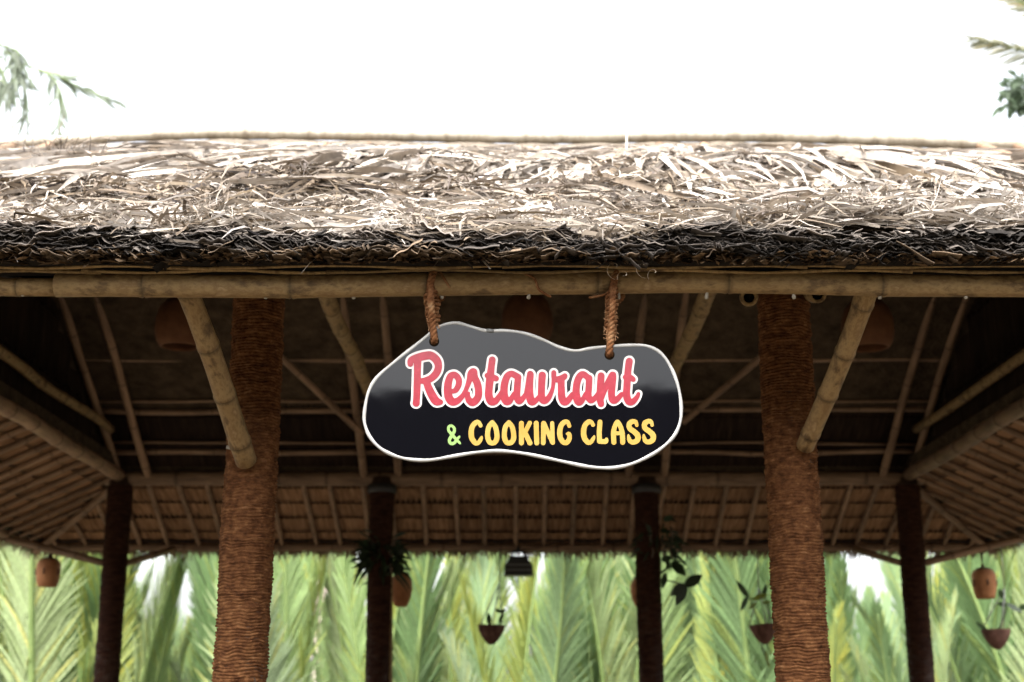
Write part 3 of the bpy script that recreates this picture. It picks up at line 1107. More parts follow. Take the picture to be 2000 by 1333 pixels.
tt = [tuft(95, 330, 6.6, 70, 0.45, 0.75, 1, 4), tuft(150, 345, 6.0, 50, 0.36, 0.9, 2, 4), tuft(60, 420, 5.2, 50, 0.22, 1.0, 3, 2),
      tuft(500, 430, 4.5, 40, 0.14, 1.0, 4, 2), tuft(410, 400, 4.6, 30, 0.14, 1.0, 5, 3), tuft(1215, 345, 5.6, 14, 0.2, 0.8, 6, 2)]
for q in range(90):
    r2 = np.random.default_rng(900 + q)
    x0, s0 = r2.uniform(-2.6, 2.6), r2.uniform(0.03, 1.0)
    P_, D_, N_ = surf(np.array([x0]), np.array([s0]))
    n_ = 26
    lean = np.array([r2.normal(0, 0.5), -0.5, 0.25])
    d_ = unit(lean + r2.normal(0, 0.33, (n_, 3)))
    L_ = r2.uniform(0.06, 0.17, n_)[:, None, None]
    t_ = np.linspace(0, 1, 6)[None, :, None]
    b_ = P_ + r2.normal(0, 1, (n_, 3)) * np.array([0.035, 0.03, 0.006])
    C_ = b_[:, None] + d_[:, None] * t_ * L_ + np.array([1.0, 0, 0]) * (r2.normal(0, 0.5, n_)[:, None, None] * t_ ** 2 * L_)
    C_[:, :, 2] -= (t_[:, :, 0] ** 2) * L_[:, :, 0] * r2.uniform(0.2, 1.0, n_)[:, None]
    C_[:, :, 2] = np.maximum(C_[:, :, 2], P_[0, 2] - 0.05)
    W_ = unit(np.cross(d_, np.array([0.2, -0.9, 0.3]) + r2.normal(0, 0.4, (n_, 3))))[:, None] * (r2.uniform(0.0018, 0.0055, n_)[:, None, None] * np.linspace(1, 0.3, 6)[None, :, None])
    tt.append((C_, W_, PAL[np.clip(np.round(r2.normal(1.3, 1.2, n_)), 0, 4).astype(int)]))
add('straw_tuft', ribbons('straw_tuft', np.concatenate([a[0] for a in tt]), np.concatenate([a[1] for a in tt]), np.concatenate([a[2] for a in tt])), M_STRAW, pav, kind='stuff')

# a pale stalk poking above the ridge pole
st = [at(1226, 335, 6.9), at(1224, 290, 7.0), at(1226, 250, 7.05), at(1238, 213, 7.08)]
sp_ = smooth_path(st, 5)
sm = tube_mesh('stalk', sp_, [0.012 - 0.0105 * (i / (len(sp_) - 1)) ** 0.6 for i in range(len(sp_))], 7)
a_ = sm.color_attributes.new('Col', 'FLOAT_COLOR', 'POINT')
a_.data.foreach_set('color', np.tile(np.array([0.6, 0.54, 0.45, 1], np.float32), len(sm.vertices)))
add('stalk', sm, M_STRAW, pav)

# ---- rotten black leaf ends: stacked, crinkled leaf edges on the cut face of the eave
rr = np.random.default_rng(31)
ND = 6200
zlo, zhi = ZE + 0.046, ZE + 0.126
xs = rr.uniform(-3.4, 3.4, ND)
zf = rr.random(ND)
zs = zlo + (zhi - zlo) * zf + (0.016 * vnoise(xs * 2.0, xs * 0, 8) + 0.014 * vnoise(xs * 6.5, xs * 0, 18)) * (0.7 + 0.8 * zf)
ys = YFd - 0.055 + 0.045 * zf + rr.normal(0, 0.016, ND) + 0.026 * vnoise(xs * 3, zf * 3, 12)
Ls = rr.uniform(0.02, 0.12, ND)
K = 9
t = np.linspace(-0.5, 0.5, K)[None]
fr = rr.uniform(1.0, 2.6, ND)[:, None]
phs = rr.uniform(0, 6.28, ND)[:, None]
amp = (0.0012 + 0.0085 * rr.random(ND) ** 1.8)[:, None]
til = rr.normal(0, 0.28, ND)[:, None]
X = xs[:, None] + t * Ls[:, None]
Z = zs[:, None] + amp * np.sin(t * 6.28 * fr + phs) + t * Ls[:, None] * til
Y = ys[:, None] + amp * 1.0 * np.cos(t * 6.28 * fr * 0.8 + phs)
thk = rr.uniform(0.0006, 0.0015, ND)[:, None]
front = np.stack([X, Y, Z], -1)
dep = rr.uniform(0.03, 0.07, ND)[:, None]
back = np.stack([X, Y + dep, Z + dep * rr.uniform(-0.1, 0.6, ND)[:, None]], -1)
up = np.zeros_like(front)
up[:, :, 2] = thk
layers = [back + up, front + up, front - up, back - up]
V = np.stack(layers, 2).reshape(-1, 3)           # N,K,4
base = (np.arange(ND) * K * 4)[:, None] + (np.arange(K - 1) * 4)[None]
Q = np.concatenate([np.stack([base + a, base + a + 1, base + a + 5, base + a + 4], -1).reshape(-1, 4) for a in (0, 1, 2)])
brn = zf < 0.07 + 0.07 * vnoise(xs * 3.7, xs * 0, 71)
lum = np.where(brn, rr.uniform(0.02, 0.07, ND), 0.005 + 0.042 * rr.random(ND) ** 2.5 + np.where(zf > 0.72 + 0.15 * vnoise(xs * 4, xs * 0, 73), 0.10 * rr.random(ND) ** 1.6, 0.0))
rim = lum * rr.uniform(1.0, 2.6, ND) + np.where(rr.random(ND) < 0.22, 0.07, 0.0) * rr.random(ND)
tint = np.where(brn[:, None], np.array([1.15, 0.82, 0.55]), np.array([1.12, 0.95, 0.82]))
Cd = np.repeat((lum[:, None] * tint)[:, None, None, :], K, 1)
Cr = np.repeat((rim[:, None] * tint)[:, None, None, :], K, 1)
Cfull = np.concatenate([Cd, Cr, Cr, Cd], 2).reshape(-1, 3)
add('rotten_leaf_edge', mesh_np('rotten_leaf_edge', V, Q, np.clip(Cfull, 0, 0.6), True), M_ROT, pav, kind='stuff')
# dark old thatch right behind that face
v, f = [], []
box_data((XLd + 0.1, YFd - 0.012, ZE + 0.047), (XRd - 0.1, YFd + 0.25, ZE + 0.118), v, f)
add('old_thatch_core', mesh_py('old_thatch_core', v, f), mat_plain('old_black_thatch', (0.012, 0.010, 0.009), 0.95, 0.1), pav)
# brown under-layer: short cut leaf ends just above the laths
NB_ = 3600
xs = rr.uniform(-3.4, 3.4, NB_)
K = 3
t = np.linspace(0, 1, K)[None, :, None]
o = np.stack([xs, YFd + 0.0 + rr.uniform(0, 0.05, NB_), ZE + 0.05 + rr.uniform(0.0, 0.012, NB_)], -1)
d = unit(np.stack([rr.normal(0, 0.35, NB_), -np.ones(NB_), rr.normal(-0.18, 0.12, NB_)], -1)) * rr.uniform(0.03, 0.085, NB_)[:, None]
C = o[:, None] + d[:, None] * t
W = np.zeros_like(C)
W[:, :, 0] = rr.uniform(0.004, 0.012, NB_)[:, None]
W[:, :, 2] = rr.normal(0, 0.004, NB_)[:, None]
col = np.array([0.13, 0.082, 0.043]) * rr.uniform(0.4, 1.3, (NB_, 1))
add('cut_leaf_fringe', ribbons('cut_leaf_fringe', C, W, col), M_STRAW, pav, kind='stuff')

# split-bamboo laths between thatch and eave pole
x = -2.5
i = 0
while x < 2.5:
    L = random.uniform(0.7, 1.1)
    for row in (0, 1):
        z0 = ZE + 0.046 - row * 0.011 + random.uniform(-0.002, 0.003)
        y0 = YF - OV - 0.052 + row * 0.014
        pts = [Vector((x + L * k / 8 + row * 0.33, y0 + 0.004 * math.sin(k + i), z0 + 0.004 * math.sin(k * 1.3 + i * 2))) for k in range(9)]
        vv, ff = tube_data(pts, [0.0055 + 0.0012 * math.sin(k * 2.1 + i) for k in range(9)], 6)
        add('lath', mesh_py('lath', vv, ff, True), M_BAM, pav)
        me_ = pav.children[-1] if False else None
    x += L * 0.93
    i += 1
for o_ in [o for o in COL.objects if o.name.startswith('lath') and 'Col' not in o.data.color_attributes]:
    a_ = o_.data.color_attributes.new('Col', 'FLOAT_COLOR', 'POINT')
    sh_ = random.uniform(0.75, 1.25)
    a_.data.foreach_set('color', np.tile(np.array([sh_, sh_, sh_, 1], np.float32), len(o_.data.vertices)))

# curled pale leaf scraps hanging at the eave
for px, py, sz, an in ((1196, 522, 0.030, 0.5), (1214, 535, 0.022, -0.6), (1252, 522, 0.027, 1.2), (1273, 531, 0.020, -0.2)):
    c = at(px, py, YFd - 0.03)
    pts = []
    for k in range(12):
        th = -0.6 + k * 0.42
        rd = sz * (0.38 + 0.05 * k)
        pts.append(Vector((math.cos(th + an) * rd * 1.1 + k * sz * 0.05, 0.004 * k, math.sin(th + an) * rd)))
    Cn = np.array([[tuple(c + p) for p in pts]])
    Wd = np.zeros_like(Cn)
    Wd[:, :, 1] = 0.010
    Wd[:, :, 2] = 0.003
    add('curled_leaf', ribbons('curled_leaf', Cn, Wd, np.array([[0.58, 0.50, 0.40]])), M_STRAW, pav)

# ragged fringe along the rear and side eaves
rr = np.random.default_rng(91)


def eave_fringe(p0, p1, outw, n, seed):
    rr = np.random.default_rng(seed)
    p0, p1 = np.array(p0), np.array(p1)
    s = rr.random((n, 1))
    o = p0 + (p1 - p0) * s + np.array(outw) * rr.uniform(-0.10, 0.02, (n, 1))
    o[:, 2] += rr.uniform(0.0, 0.09, n)
    d = np.array(outw) * rr.uniform(0.2, 1.0, (n, 1)) + np.stack([rr.normal(0, 0.35, n), rr.normal(0, 0.35, n), -rr.uniform(0.3, 1.0, n)], -1)
    d = unit(d) * rr.uniform(0.03, 0.11, (n, 1))
    K = 4
    t = np.linspace(0, 1, K)[None, :, None]
    C = o[:, None] + d[:, None] * t
    C[:, :, 2] -= 0.02 * t[:, :, 0] ** 2
    tang = unit(p1 - p0)
    W = np.repeat((tang * rr.uniform(0.003, 0.009, (n, 1)))[:, None], K, 1) * np.linspace(1, 0.4, K)[None, :, None]
    col = np.array([0.17, 0.115, 0.07]) * rr.uniform(0.5, 1.5, (n, 1))
    return C, W, col


zz = ZR + (ZE - ZR) * DE + 0.05
fr_ = [eave_fringe((XLd, YBd, zz), (XRd, YBd, zz), (0, 1, 0), 6500, 1),
       eave_fringe((XLd, YFd, zz), (XLd, YBd, zz), (-1, 0, 0), 3500, 2), eave_fringe((XRd, YFd, zz), (XRd, YBd, zz), (1, 0, 0), 3500, 3)]
add('eave_fringe', ribbons('eave_fringe', np.concatenate([a[0] for a in fr_]), np.concatenate([a[1] for a in fr_]), np.concatenate([a[2] for a in fr_])), M_STRAW, pav, kind='stuff')

# thin bamboo rod tied beside a rear post
bamboo('rod', at(762, 1420, YB - 0.02).xyz * 1.0, at(763, 1075, YB - 0.02), 0.017, pav, M_BAM, node=0.4)


# ------------------------------------------------------------------ sign
YS = YF - OV - 0.01
sign = empty('hanging_sign', at(1020, 905, YS))
tag(sign, 'glossy black wavy-edged signboard with red Restaurant lettering hanging from eave pole', 'sign')


def seg_sdf(X, Y, a, b):
    ax, ay, ar = a
    bx, by, br = b
    dx, dy = bx - ax, by - ay
    L2 = dx * dx + dy * dy + 1e-9
    t = np.clip(((X - ax) * dx + (Y - ay) * dy) / L2, 0, 1)
    return np.hypot(X - ax - t * dx, Y - ay - t * dy) - (ar + (br - ar) * t)


def strokes_sdf(X, Y, strokes):
    S = np.full(X.shape, 1e9)
    for st in strokes:
        P = smooth_path(st, 4) if len(st) > 2 else [np.array(p, float) for p in st]
        for a, b in zip(P[:-1], P[1:]):
            S = np.minimum(S, seg_sdf(X, Y, a, b))
    return S


def fill_sdf(S, xs, ys, to_world):
    """filled sheet of the region S < 0 on a grid (marching squares with clipping)"""
    verts, faces, idx = [], [], {}
    ny, nx = S.shape

    def vid(key, x, y):
        if key not in idx:
            idx[key] = len(verts)
            verts.append(to_world(x, y))
        return idx[key]
    ins = S < 0
    cell = ins[:-1, :-1] | ins[1:, :-1] | ins[:-1, 1:] | ins[1:, 1:]
    for j, i in zip(*np.nonzero(cell)):
        cor = [(j, i), (j, i + 1), (j + 1, i + 1), (j + 1, i)]
        poly = []
        for k in range(4):
            a, b = cor[k], cor[(k + 1) % 4]
            sa, sb = S[a], S[b]
            if sa < 0:
                poly.append(vid(a, xs[a[1]], ys[a[0]]))
            if (sa < 0) != (sb < 0):
                t = sa / (sa - sb)
                key = (min(a, b), max(a, b))
                poly.append(vid(key, xs[a[1]] + (xs[b[1]] - xs[a[1]]) * t, ys[a[0]] + (ys[b[0]] - ys[a[0]]) * t))
        if len(poly) >= 3:
            faces.append(tuple(poly))
    return verts, faces


def glyph(name, strokes, scale, ox, oy, mat, dy, grow=0.0, step=6.0, parent=None):
    pts = [p for st in strokes for p in st]
    x0 = min(p[0] - p[2] for p in pts) - grow - 12
    x1 = max(p[0] + p[2] for p in pts) + grow + 12
    y0 = min(p[1] - p[2] for p in pts) - grow - 12
    y1 = max(p[1] + p[2] for p in pts) + grow + 12
    xs = np.arange(x0, x1 + step, step)
    ys = np.arange(y0, y1 + step, step)
    X, Y = np.meshgrid(xs, ys)
    S = strokes_sdf(X, Y, strokes) - grow
    vv, ff = fill_sdf(S, xs, ys, lambda x, y: at(ox + x / scale, oy + y / scale, YS - dy))
    return add(name, mesh_py(name, vv, ff), mat, parent or sign)


# board outline, traced in pixels of a crop (scale 2.667, origin 650,600)
OUT = [(165, 560), (185, 450), (230, 370), (330, 282), (430, 203), (500, 147), (560, 102), (640, 86), (720, 105), (800, 127), (900, 126), (1000, 140),
       (1100, 176), (1180, 212), (1260, 231), (1340, 219), (1440, 208), (1560, 202), (1640, 207), (1710, 245), (1762, 320), (1796, 410), (1812, 500),
       (1810, 590), (1780, 668), (1720, 730), (1640, 782), (1540, 824), (1440, 840), (1330, 833), (1220, 811), (1100, 785), (980, 762), (860, 751),
       (740, 760), (620, 780), (500, 799), (400, 795), (320, 775), (250, 738), (197, 682), (170, 620)]
outl = smooth_path(OUT, 5, closed=True)
px_of = lambda p: (650 + p[0] / 2.6667, 600 + p[1] / 2.6667)
op = np.array([px_of(p) for p in outl])
xs = np.arange(op[:, 0].min() - 4, op[:, 0].max() + 5, 2.6)
ys = np.arange(op[:, 1].min() - 4, op[:, 1].max() + 5, 2.6)
X, Y = np.meshgrid(xs, ys)
D2 = np.full(X.shape, 1e9)
inside = np.zeros(X.shape, bool)
for a, b in zip(op, np.roll(op, -1, axis=0)):
    D2 = np.minimum(D2, seg_sdf(X, Y, (a[0], a[1], 0), (b[0], b[1], 0)))
    cond = (a[1] > Y) != (b[1] > Y)
    with np.errstate(divide='ignore', invalid='ignore'):
        xi = (b[0] - a[0]) * (Y - a[1]) / (b[1] - a[1] + 1e-12) + a[0]
    inside ^= cond & (X < xi)
S = np.where(inside, -D2, D2)
HOLES = [(848, 668), (1190.5, 694)]
for hx, hy in HOLES:
    S = np.maximum(S, 10.0 - np.hypot(X - hx, Y - hy))
vv, ff = fill_sdf(S, xs, ys, lambda x, y: at(x, y, YS))
board = add('board', mesh_py('board', vv, ff), M_BOARD, sign)
so = board.modifiers.new('thickness', 'SOLIDIFY')
so.thickness = 0.010
so.offset = -1.0 if Vector(board.data.polygons[0].normal).y < 0 else 1.0

# rubber edging, split at the joint on the top edge
n = len(outl)
k0 = min(range(n), key=lambda i: (outl[i][0] - 826) ** 2 + (outl[i][1] - 127) ** 2)
ring = [outl[(k0 + i) % n] for i in range(n + 1)]
wp = [at(*px_of(p), YS + 0.003) for p in ring]
wp[0] = wp[0] + (wp[1] - wp[0]) * 0.35
wp[-1] = wp[-1] + (wp[-2] - wp[-1]) * 0.35
add('edge_trim', tube_mesh('edge_trim', wp, [0.0057 + 0.0006 * math.sin(i * 0.7) for i in range(len(wp))], 10), M_TRIM, sign)

jc = wp[0].lerp(wp[-1], 0.5)
add('joint_sleeve', tube_mesh('joint_sleeve', [jc + Vector((-0.011, 0, 0.001)), jc + Vector((0.0, -0.001, 0.001)), jc + Vector((0.011, 0, -0.001))], [0.0066, 0.0074, 0.0068], 10), mat_plain('grey_tape', (0.10, 0.10, 0.095), 0.6), sign)

REST = [
    # R
    [(172, 335, 36), (185, 275, 44), (290, 235, 56), (410, 205, 56), (500, 205, 56), (585, 280, 56), (610, 380, 50), (575, 480, 50), (500, 555, 48), (420, 590, 44), (350, 600, 36)],
    [(285, 260, 52), (282, 450, 48), (276, 700, 48), (268, 880, 46), (262, 945, 50)],
    [(415, 600, 48), (462, 720, 54), (515, 830, 58), (575, 915, 58), (640, 930, 36)],
    # e
    [(822, 762, 26), (880, 742, 36), (925, 660, 40), (925, 570, 42), (868, 505, 42), (800, 525, 46), (764, 630, 52), (756, 760, 56), (776, 865, 58), (830, 925, 54), (905, 910, 44), (985, 835, 32), (1040, 740, 28)],
    # s
    [(1040, 740, 28), (1090, 600, 36), (1120, 480, 46), (1165, 450, 42), (1175, 540, 48), (1218, 640, 50), (1238, 760, 50), (1225, 860, 50), (1150, 935, 50), (1092, 905, 46), (1068, 840, 34), (1080, 790, 18)],
    # t
    [(1452, 270, 46), (1434, 400, 46), (1416, 560, 54), (1402, 700, 52), (1396, 820, 54), (1432, 915, 56), (1500, 915, 44), (1560, 840, 34), (1600, 770, 26)],
    [(1372, 515, 34), (1440, 540, 44), (1510, 560, 38)],
    # a
    [(1840, 530, 44), (1752, 485, 40), (1684, 530, 46), (1644, 645, 50), (1634, 780, 52), (1660, 900, 56), (1718, 918, 40), (1790, 800, 26)],
    [(1856, 540, 44), (1842, 700, 46), (1838, 850, 46), (1872, 912, 46), (1930, 870, 34), (1985, 790, 26)],
    # u
    [(1980, 790, 26), (2045, 490, 42), (2036, 640, 48), (2036, 800, 52), (2062, 915, 56), (2122, 915, 36), (2175, 855, 28)],
    [(2232, 510, 50), (2222, 680, 48), (2222, 850, 50), (2262, 908, 48), (2330, 865, 36), (2388, 740, 25), (2408, 620, 24), (2412, 475, 30)],
    # r
    [(2412, 470, 32), (2420, 560, 34), (2480, 575, 42), (2560, 545, 42), (2585, 520, 34)],
    [(2530, 570, 44), (2530, 720, 48), (2540, 860, 52), (2580, 926, 52), (2642, 895, 42), (2700, 810, 30)],
    # a
    [(2960, 560, 42), (2872, 492, 40), (2812, 535, 46), (2772, 645, 48), (2762, 780, 50), (2790, 915, 54), (2848, 915, 36), (2910, 800, 25)],
    [(2966, 555, 44), (2960, 700, 44), (2952, 830, 46), (2988, 898, 44), (3050, 872, 34), (3100, 800, 26)],
    # n
    [(3152, 520, 48), (3142, 680, 48), (3134, 850, 48), (3150, 955, 44)],
    [(3160, 860, 34), (3222, 700, 36), (3290, 560, 38), (3338, 505, 44), (3326, 650, 48), (3314, 800, 48), (3334, 895, 48), (3392, 892, 40), (3470, 810, 30)],
    # t
    [(3592, 292, 48), (3574, 420, 46), (3564, 560, 48), (3554, 700, 48), (3550, 820, 50), (3582, 915, 50), (3642, 925, 42), (3708, 858, 30), (3736, 800, 22)],
    [(3526, 540, 30), (3610, 548, 38), (3655, 575, 32)],
]
glyph('white_outline', REST, 8.0, 780, 670, M_WHITE, 0.0012, grow=40, step=9)
glyph('red_lettering', REST, 8.0, 780, 670, M_RED, 0.0024, grow=8, step=8)

Cg = [(715, 290, 36), (680, 235, 36), (630, 238, 44), (568, 310, 46), (548, 420, 48), (562, 520, 48), (622, 600, 44), (680, 592, 38), (718, 535, 34), (736, 492, 18)]
Og = [(920, 236, 40), (862, 310, 44), (840, 420, 44), (846, 520, 46), (880, 590, 44), (930, 602, 44), (975, 582, 44), (1006, 510, 46), (1000, 410, 44), (976, 310, 44), (920, 236, 40)]
Sg = [(1488, 288, 30), (1468, 226, 36), (1410, 222, 44), (1355, 262, 46), (1362, 340, 46), (1440, 400, 48), (1505, 470, 50), (1498, 550, 48), (1430, 588, 44), (1370, 568, 40), (1346, 505, 32), (1340, 460, 16)]
sh = lambda st, dx, dy=0: [(x + dx, y + dy, r) for x, y, r in st]
LET = [
    [Cg], [Og], [sh(Og, 297)],
    [[(1440, 252, 44), (1440, 600, 44)], [(1588, 246, 40), (1500, 415, 40)], [(1495, 400, 42), (1590, 600, 46)]],
    [[(1702, 250, 44), (1712, 600, 44)]],
    [[(1832, 252, 42), (1828, 600, 42)], [(1840, 250, 40), (1990, 590, 40)], [(1986, 250, 36), (1998, 595, 38)]],
    [sh([(290, 300, 34), (262, 232, 38), (200, 232, 44), (142, 300, 46), (120, 410, 48), (136, 520, 46), (190, 590, 44), (250, 590, 44), (292, 520, 42), (286, 440, 36), (250, 438, 22)], 2000)],
    [sh(Cg, 1996, -10)],
    [sh([(835, 230, 44), (822, 420, 44), (828, 570, 46)], 2000), sh([(828, 572, 44), (935, 575, 42), (950, 535, 30)], 2000)],
    [sh([(1082, 590, 44), (1074, 430, 44), (1098, 310, 42), (1145, 225, 38), (1198, 310, 42), (1230, 430, 44), (1238, 590, 44)], 2000), sh([(1080, 428, 34), (1230, 428, 34)], 2000)],
    [sh(Sg, 2000)], [sh(Sg, 2272, -4)],
]
for st in LET:
    glyph('letter', st, 9.0909, 860, 800, M_YEL, 0.0012, step=7)
AMP = [[(348, 605, 20), (275, 530, 26), (205, 450, 27), (148, 380, 25), (150, 315, 25), (195, 295, 24), (242, 330, 26), (246, 400, 28), (190, 490, 30), (160, 560, 28), (192, 612, 28), (250, 598, 28), (292, 540, 26), (338, 490, 20)]]
glyph('letter', AMP, 9.0909, 860, 800, M_GRN, 0.0012, step=6)['label'] = 'lime green ampersand'


# hanging ropes: a twisted pair bound by a spiral turn, wound over the pole
def rope(px0, py_hole, px_top, thick):
    yb = YS - 0.012
    hole = at(px0, py_hole, YS + 0.01)
    front0 = at(px0, py_hole - 8, yb)
    top = at(px_top, 560, YF - OV)
    zc = ZE
    path = [hole, at(px0, py_hole - 3, YS - 0.004), front0]
    a = at((px0 + px_top) / 2, (py_hole + 600) / 2, yb - 0.006)
    path += [a, at(px_top, 598, yb - 0.028)]
    R_ = 0.0375 + 0.010
    xx = top.x
    for k in range(0, 9):
        th = -0.35 + k * 0.5
        path.append(Vector((xx + 0.004 * k, YF - OV - R_ * math.cos(th), zc + R_ * math.sin(th))))
    path.append(at(px_top + 4, 600, YF - OV + 0.018))
    path.append(at((px0 + px_top) / 2 + 4, (py_hole + 612) / 2, YS + 0.018))
    path.append(hole + Vector((0, 0.012, 0.004)))
    P = [Vector(p) for p in smooth_path([tuple(p) for p in path], 10)]
    vv, ff = [], []
    for ph in (0, 2.09, 4.19):
        pts = []
        run = 0
        for i, p in enumerate(P):
            if i:
                run += (p - P[i - 1]).length
            t = (P[min(i + 1, len(P) - 1)] - P[max(i - 1, 0)]).normalized()
            s1 = t.cross(Vector((1, 0.01, 0.02))).normalized()
            s2 = t.cross(s1)
            an = run / 0.045 * 6.28 + ph
            pts.append(p + (s1 * math.cos(an) + s2 * math.sin(an)) * 0.0055)
        tube_data(pts, [0.0068 + 0.001 * mnoise.noise((i * 0.4, ph, px0)) for i in range(len(pts))], 8, v=vv, f=ff)
    o = add('hanging_rope', mesh_py('hanging_rope', vv, ff, True), M_ROPE, sign)
    # spiral binding round both legs
    q0, q1 = at((px0 * 0.8 + px_top * 0.2), py_hole - 26, YS + 0.002), at(px_top, 566, YF - OV - 0.0)
    pts = []
    turns = int((q1 - q0).length / 0.0125)
    for i in range(turns * 14 + 1):
        s = i / (turns * 14)
        c = q0.lerp(q1, s)
        an = i / 14 * 6.28
        ra = (0.010 + 0.011 * min(1, s * 3)) * thick * (1 + 0.10 * math.sin(i * 0.31) + 0.07 * math.sin(i * 0.083 + px0))
        rb = ra + 0.006 + 0.024 * max(0, s - 0.55) / 0.45
        pts.append(c + Vector((math.cos(an) * ra, math.sin(an) * rb, 0.003 * math.sin(i * 0.9))))
    add('rope_binding', tube_mesh('rope_binding', pts, [0.0058 + 0.0012 * math.sin(i * 0.77) for i in range(len(pts))], 6), M_ROPE, o)
    # loose fibres
    rr = np.random.default_rng(int(px0))
    nf = 160
    s = rr.random(nf)
    base = np.array([tuple(q0.lerp(q1, float(k))) for k in s])
    an = rr.uniform(0, 6.28, nf)
    dirv = np.stack([np.cos(an), -np.abs(np.sin(an)) * 0.9, rr.normal(0, 0.9, nf)], -1)
    base = base + dirv * np.array([0.014, 0.02, 0.0])
    tt_ = np.linspace(0, 1, 4)[None, :, None]
    ln = rr.uniform(0.003, 0.011, nf)[:, None, None]
    Cn = base[:, None] + dirv[:, None] * tt_ * ln
    Cn[:, :, 2] += rr.normal(0, 0.006, nf)[:, None] * tt_[:, :, 0] ** 2
    Wd = np.zeros_like(Cn)
    Wd[:, :, 0] = 0.0006
    Wd[:, :, 2] = 0.0005
    fo = add('rope_fibre', ribbons('rope_fibre', Cn, Wd, np.array([0.36, 0.2, 0.10]) * rr.uniform(0.5, 1.5, (nf, 1))), M_STRAW, o)
    fo['kind'] = 'stuff'
    return o


rope(848, 668, 842, 0.92)
rope(1190.5, 694, 1196, 0.72)
# thin cord straying along the pole between the ropes
pts = []
for px, th in ((846, 2.6), (856, 1.2), (868, 0.2), (880, -0.5), (905, 2.4), (985, 2.3), (1000, 1.5), (1040, 0.3), (1052, -0.6), (1075, -1.3), (1100, 2.2), (1150, -1.4), (1185, -0.9), (1196, 0.2)):
    c = at(px, 560, YF - OV)
    pts.append((c.x, YF - OV - 0.044 * math.cos(th), ZE + 0.002 + 0.044 * math.sin(th)))
pts = [pts[i] for i in (0, 1, 2, 3)], [pts[i] for i in (6, 7, 8, 9)], [pts[i] for i in (11, 12, 13)]
for pp in pts:
    add('stray_cord', tube_mesh('stray_cord', smooth_path(pp, 8), 0.0042, 6), M_ROPE, sign)

# ------------------------------------------------------------------ pendant lamps under the ridge
SHADE = [(0.006, 0.30), (0.05, 0.298), (0.09, 0.28), (0.130, 0.23), (0.150, 0.16), (0.152, 0.09), (0.138, 0.03), (0.118, 0.0), (0.108, -0.004), (0.104, 0.004), (0.122, 0.035), (0.135, 0.09), (0.134, 0.16), (0.115, 0.22), (0.07, 0.27), (0.006, 0.285)]
shade_me = lathe_mesh('lamp_shade', SHADE, 32)
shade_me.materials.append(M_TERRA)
for (px, py), lab in (((352, 678), 'upturned terracotta pot lampshade inside roof, beside the pegged bamboo brace'),
                      ((1030, 668), 'terracotta pot lampshade inside roof, half hidden above the signboard'),
                      ((1697, 680), 'upturned terracotta pot lampshade inside roof, beside two hollow bamboo pole ends')):
    p = at(px, py, YM)
    e = empty('pendant_lamp', p)
    tag(e, lab, 'lamp', 'terracotta pot lamps under the ridge')
    add('lamp_shade', shade_me, None, e, Matrix.Translation(p) @ Matrix.Rotation(random.uniform(-.06, .06), 4, 'X'))
    add('cord', tube_mesh('cord', [p + Vector((0, 0, 0.28)), Vector((p.x, YM, ZT - 0.14))], 0.006, 6), M_CORD, e)
    add('bulb_socket', lathe_mesh('bulb_socket', [(0.001, 0.12), (0.02, 0.13), (0.024, 0.2), (0.022, 0.27), (0.001, 0.28)], 12), M_TERRAD, e, Matrix.Translation(p))

# ------------------------------------------------------------------ small clay lanterns at the rear eave
YE = YB + OV


def clay_lantern(px, top, bot, wpx, egg, Y, lab):
    c0, c1 = at(px, bot, Y), at(px, top, Y)
    h = c1.z - c0.z
    r = wpx / 2 / F_PX * Y
    if egg:
        prof = [(0.001, 0), (0.45, 0.0), (0.62, 0.06), (0.86, 0.25), (1.0, 0.52), (0.97, 0.72), (0.80, 0.88), (0.5, 0.97), (0.22, 1.0), (0.001, 1.0)]
    else:
        prof = [(0.001, 0), (0.72, 0.0), (0.78, 0.03), (0.93, 0.25), (1.0, 0.55), (0.97, 0.80), (0.84, 0.93), (0.55, 0.985), (0.001, 1.0)]
    e = empty('clay_lantern', c0)
    tag(e, lab, 'lantern', 'small clay lanterns hung at the rear eave')
    T = Matrix.Translation(c0)
    add('lantern_body', lathe_mesh('lantern_body', [(a * r, b * h) for a, b in prof], 24), M_TERRA_LIT, e, T)
    add('cap', lathe_mesh('cap', [(0.68 * r, 0.945 * h), (0.72 * r, 0.975 * h), (0.45 * r, 1.03 * h), (0.14 * r, 1.06 * h), (0.10 * r, 1.16 * h), (0.001, 1.18 * h)], 16), M_TERRAD, e, T)
    zt = ZE - 0.02
    add('cord', tube_mesh('cord', [c0 + Vector((0, 0, h * 1.14)), Vector((c0.x, c0.y, max(zt, c0.z + h * 1.3)))], 0.005, 6), M_CORD, e)
    if not egg:
        for k in range(5):
            aa = k * 1.2566 + 0.9
            pv = tube_mesh('pierced_slot', [c0 + Vector((math.cos(aa) * r * 0.985, math.sin(aa) * r * 0.985, h * 0.42)), c0 + Vector((math.cos(aa) * r * 0.985, math.sin(aa) * r * 0.985, h * 0.62))], 0.008, 6)
            add('pierced_slot', pv, M_TERRAD, e)
    return e


clay_lantern(92, 1092, 1147, 46, False, YE + 0.02, 'barrel-shaped clay lantern under side eave, by the braced corner post without hanging pots')
clay_lantern(783, 1120, 1186, 43, True, YE - 0.15, 'egg-shaped clay lantern hanging beside post with small-leaved dark plant')
clay_lantern(1252, 1128, 1186, 40, True, YE - 0.02, 'egg-shaped clay lantern half hidden behind post with broad dark leaves')
clay_lantern(1925, 1112, 1170, 46, False, YE + 0.02, 'barrel-shaped clay lantern under eave, above coconut planter near corner post')


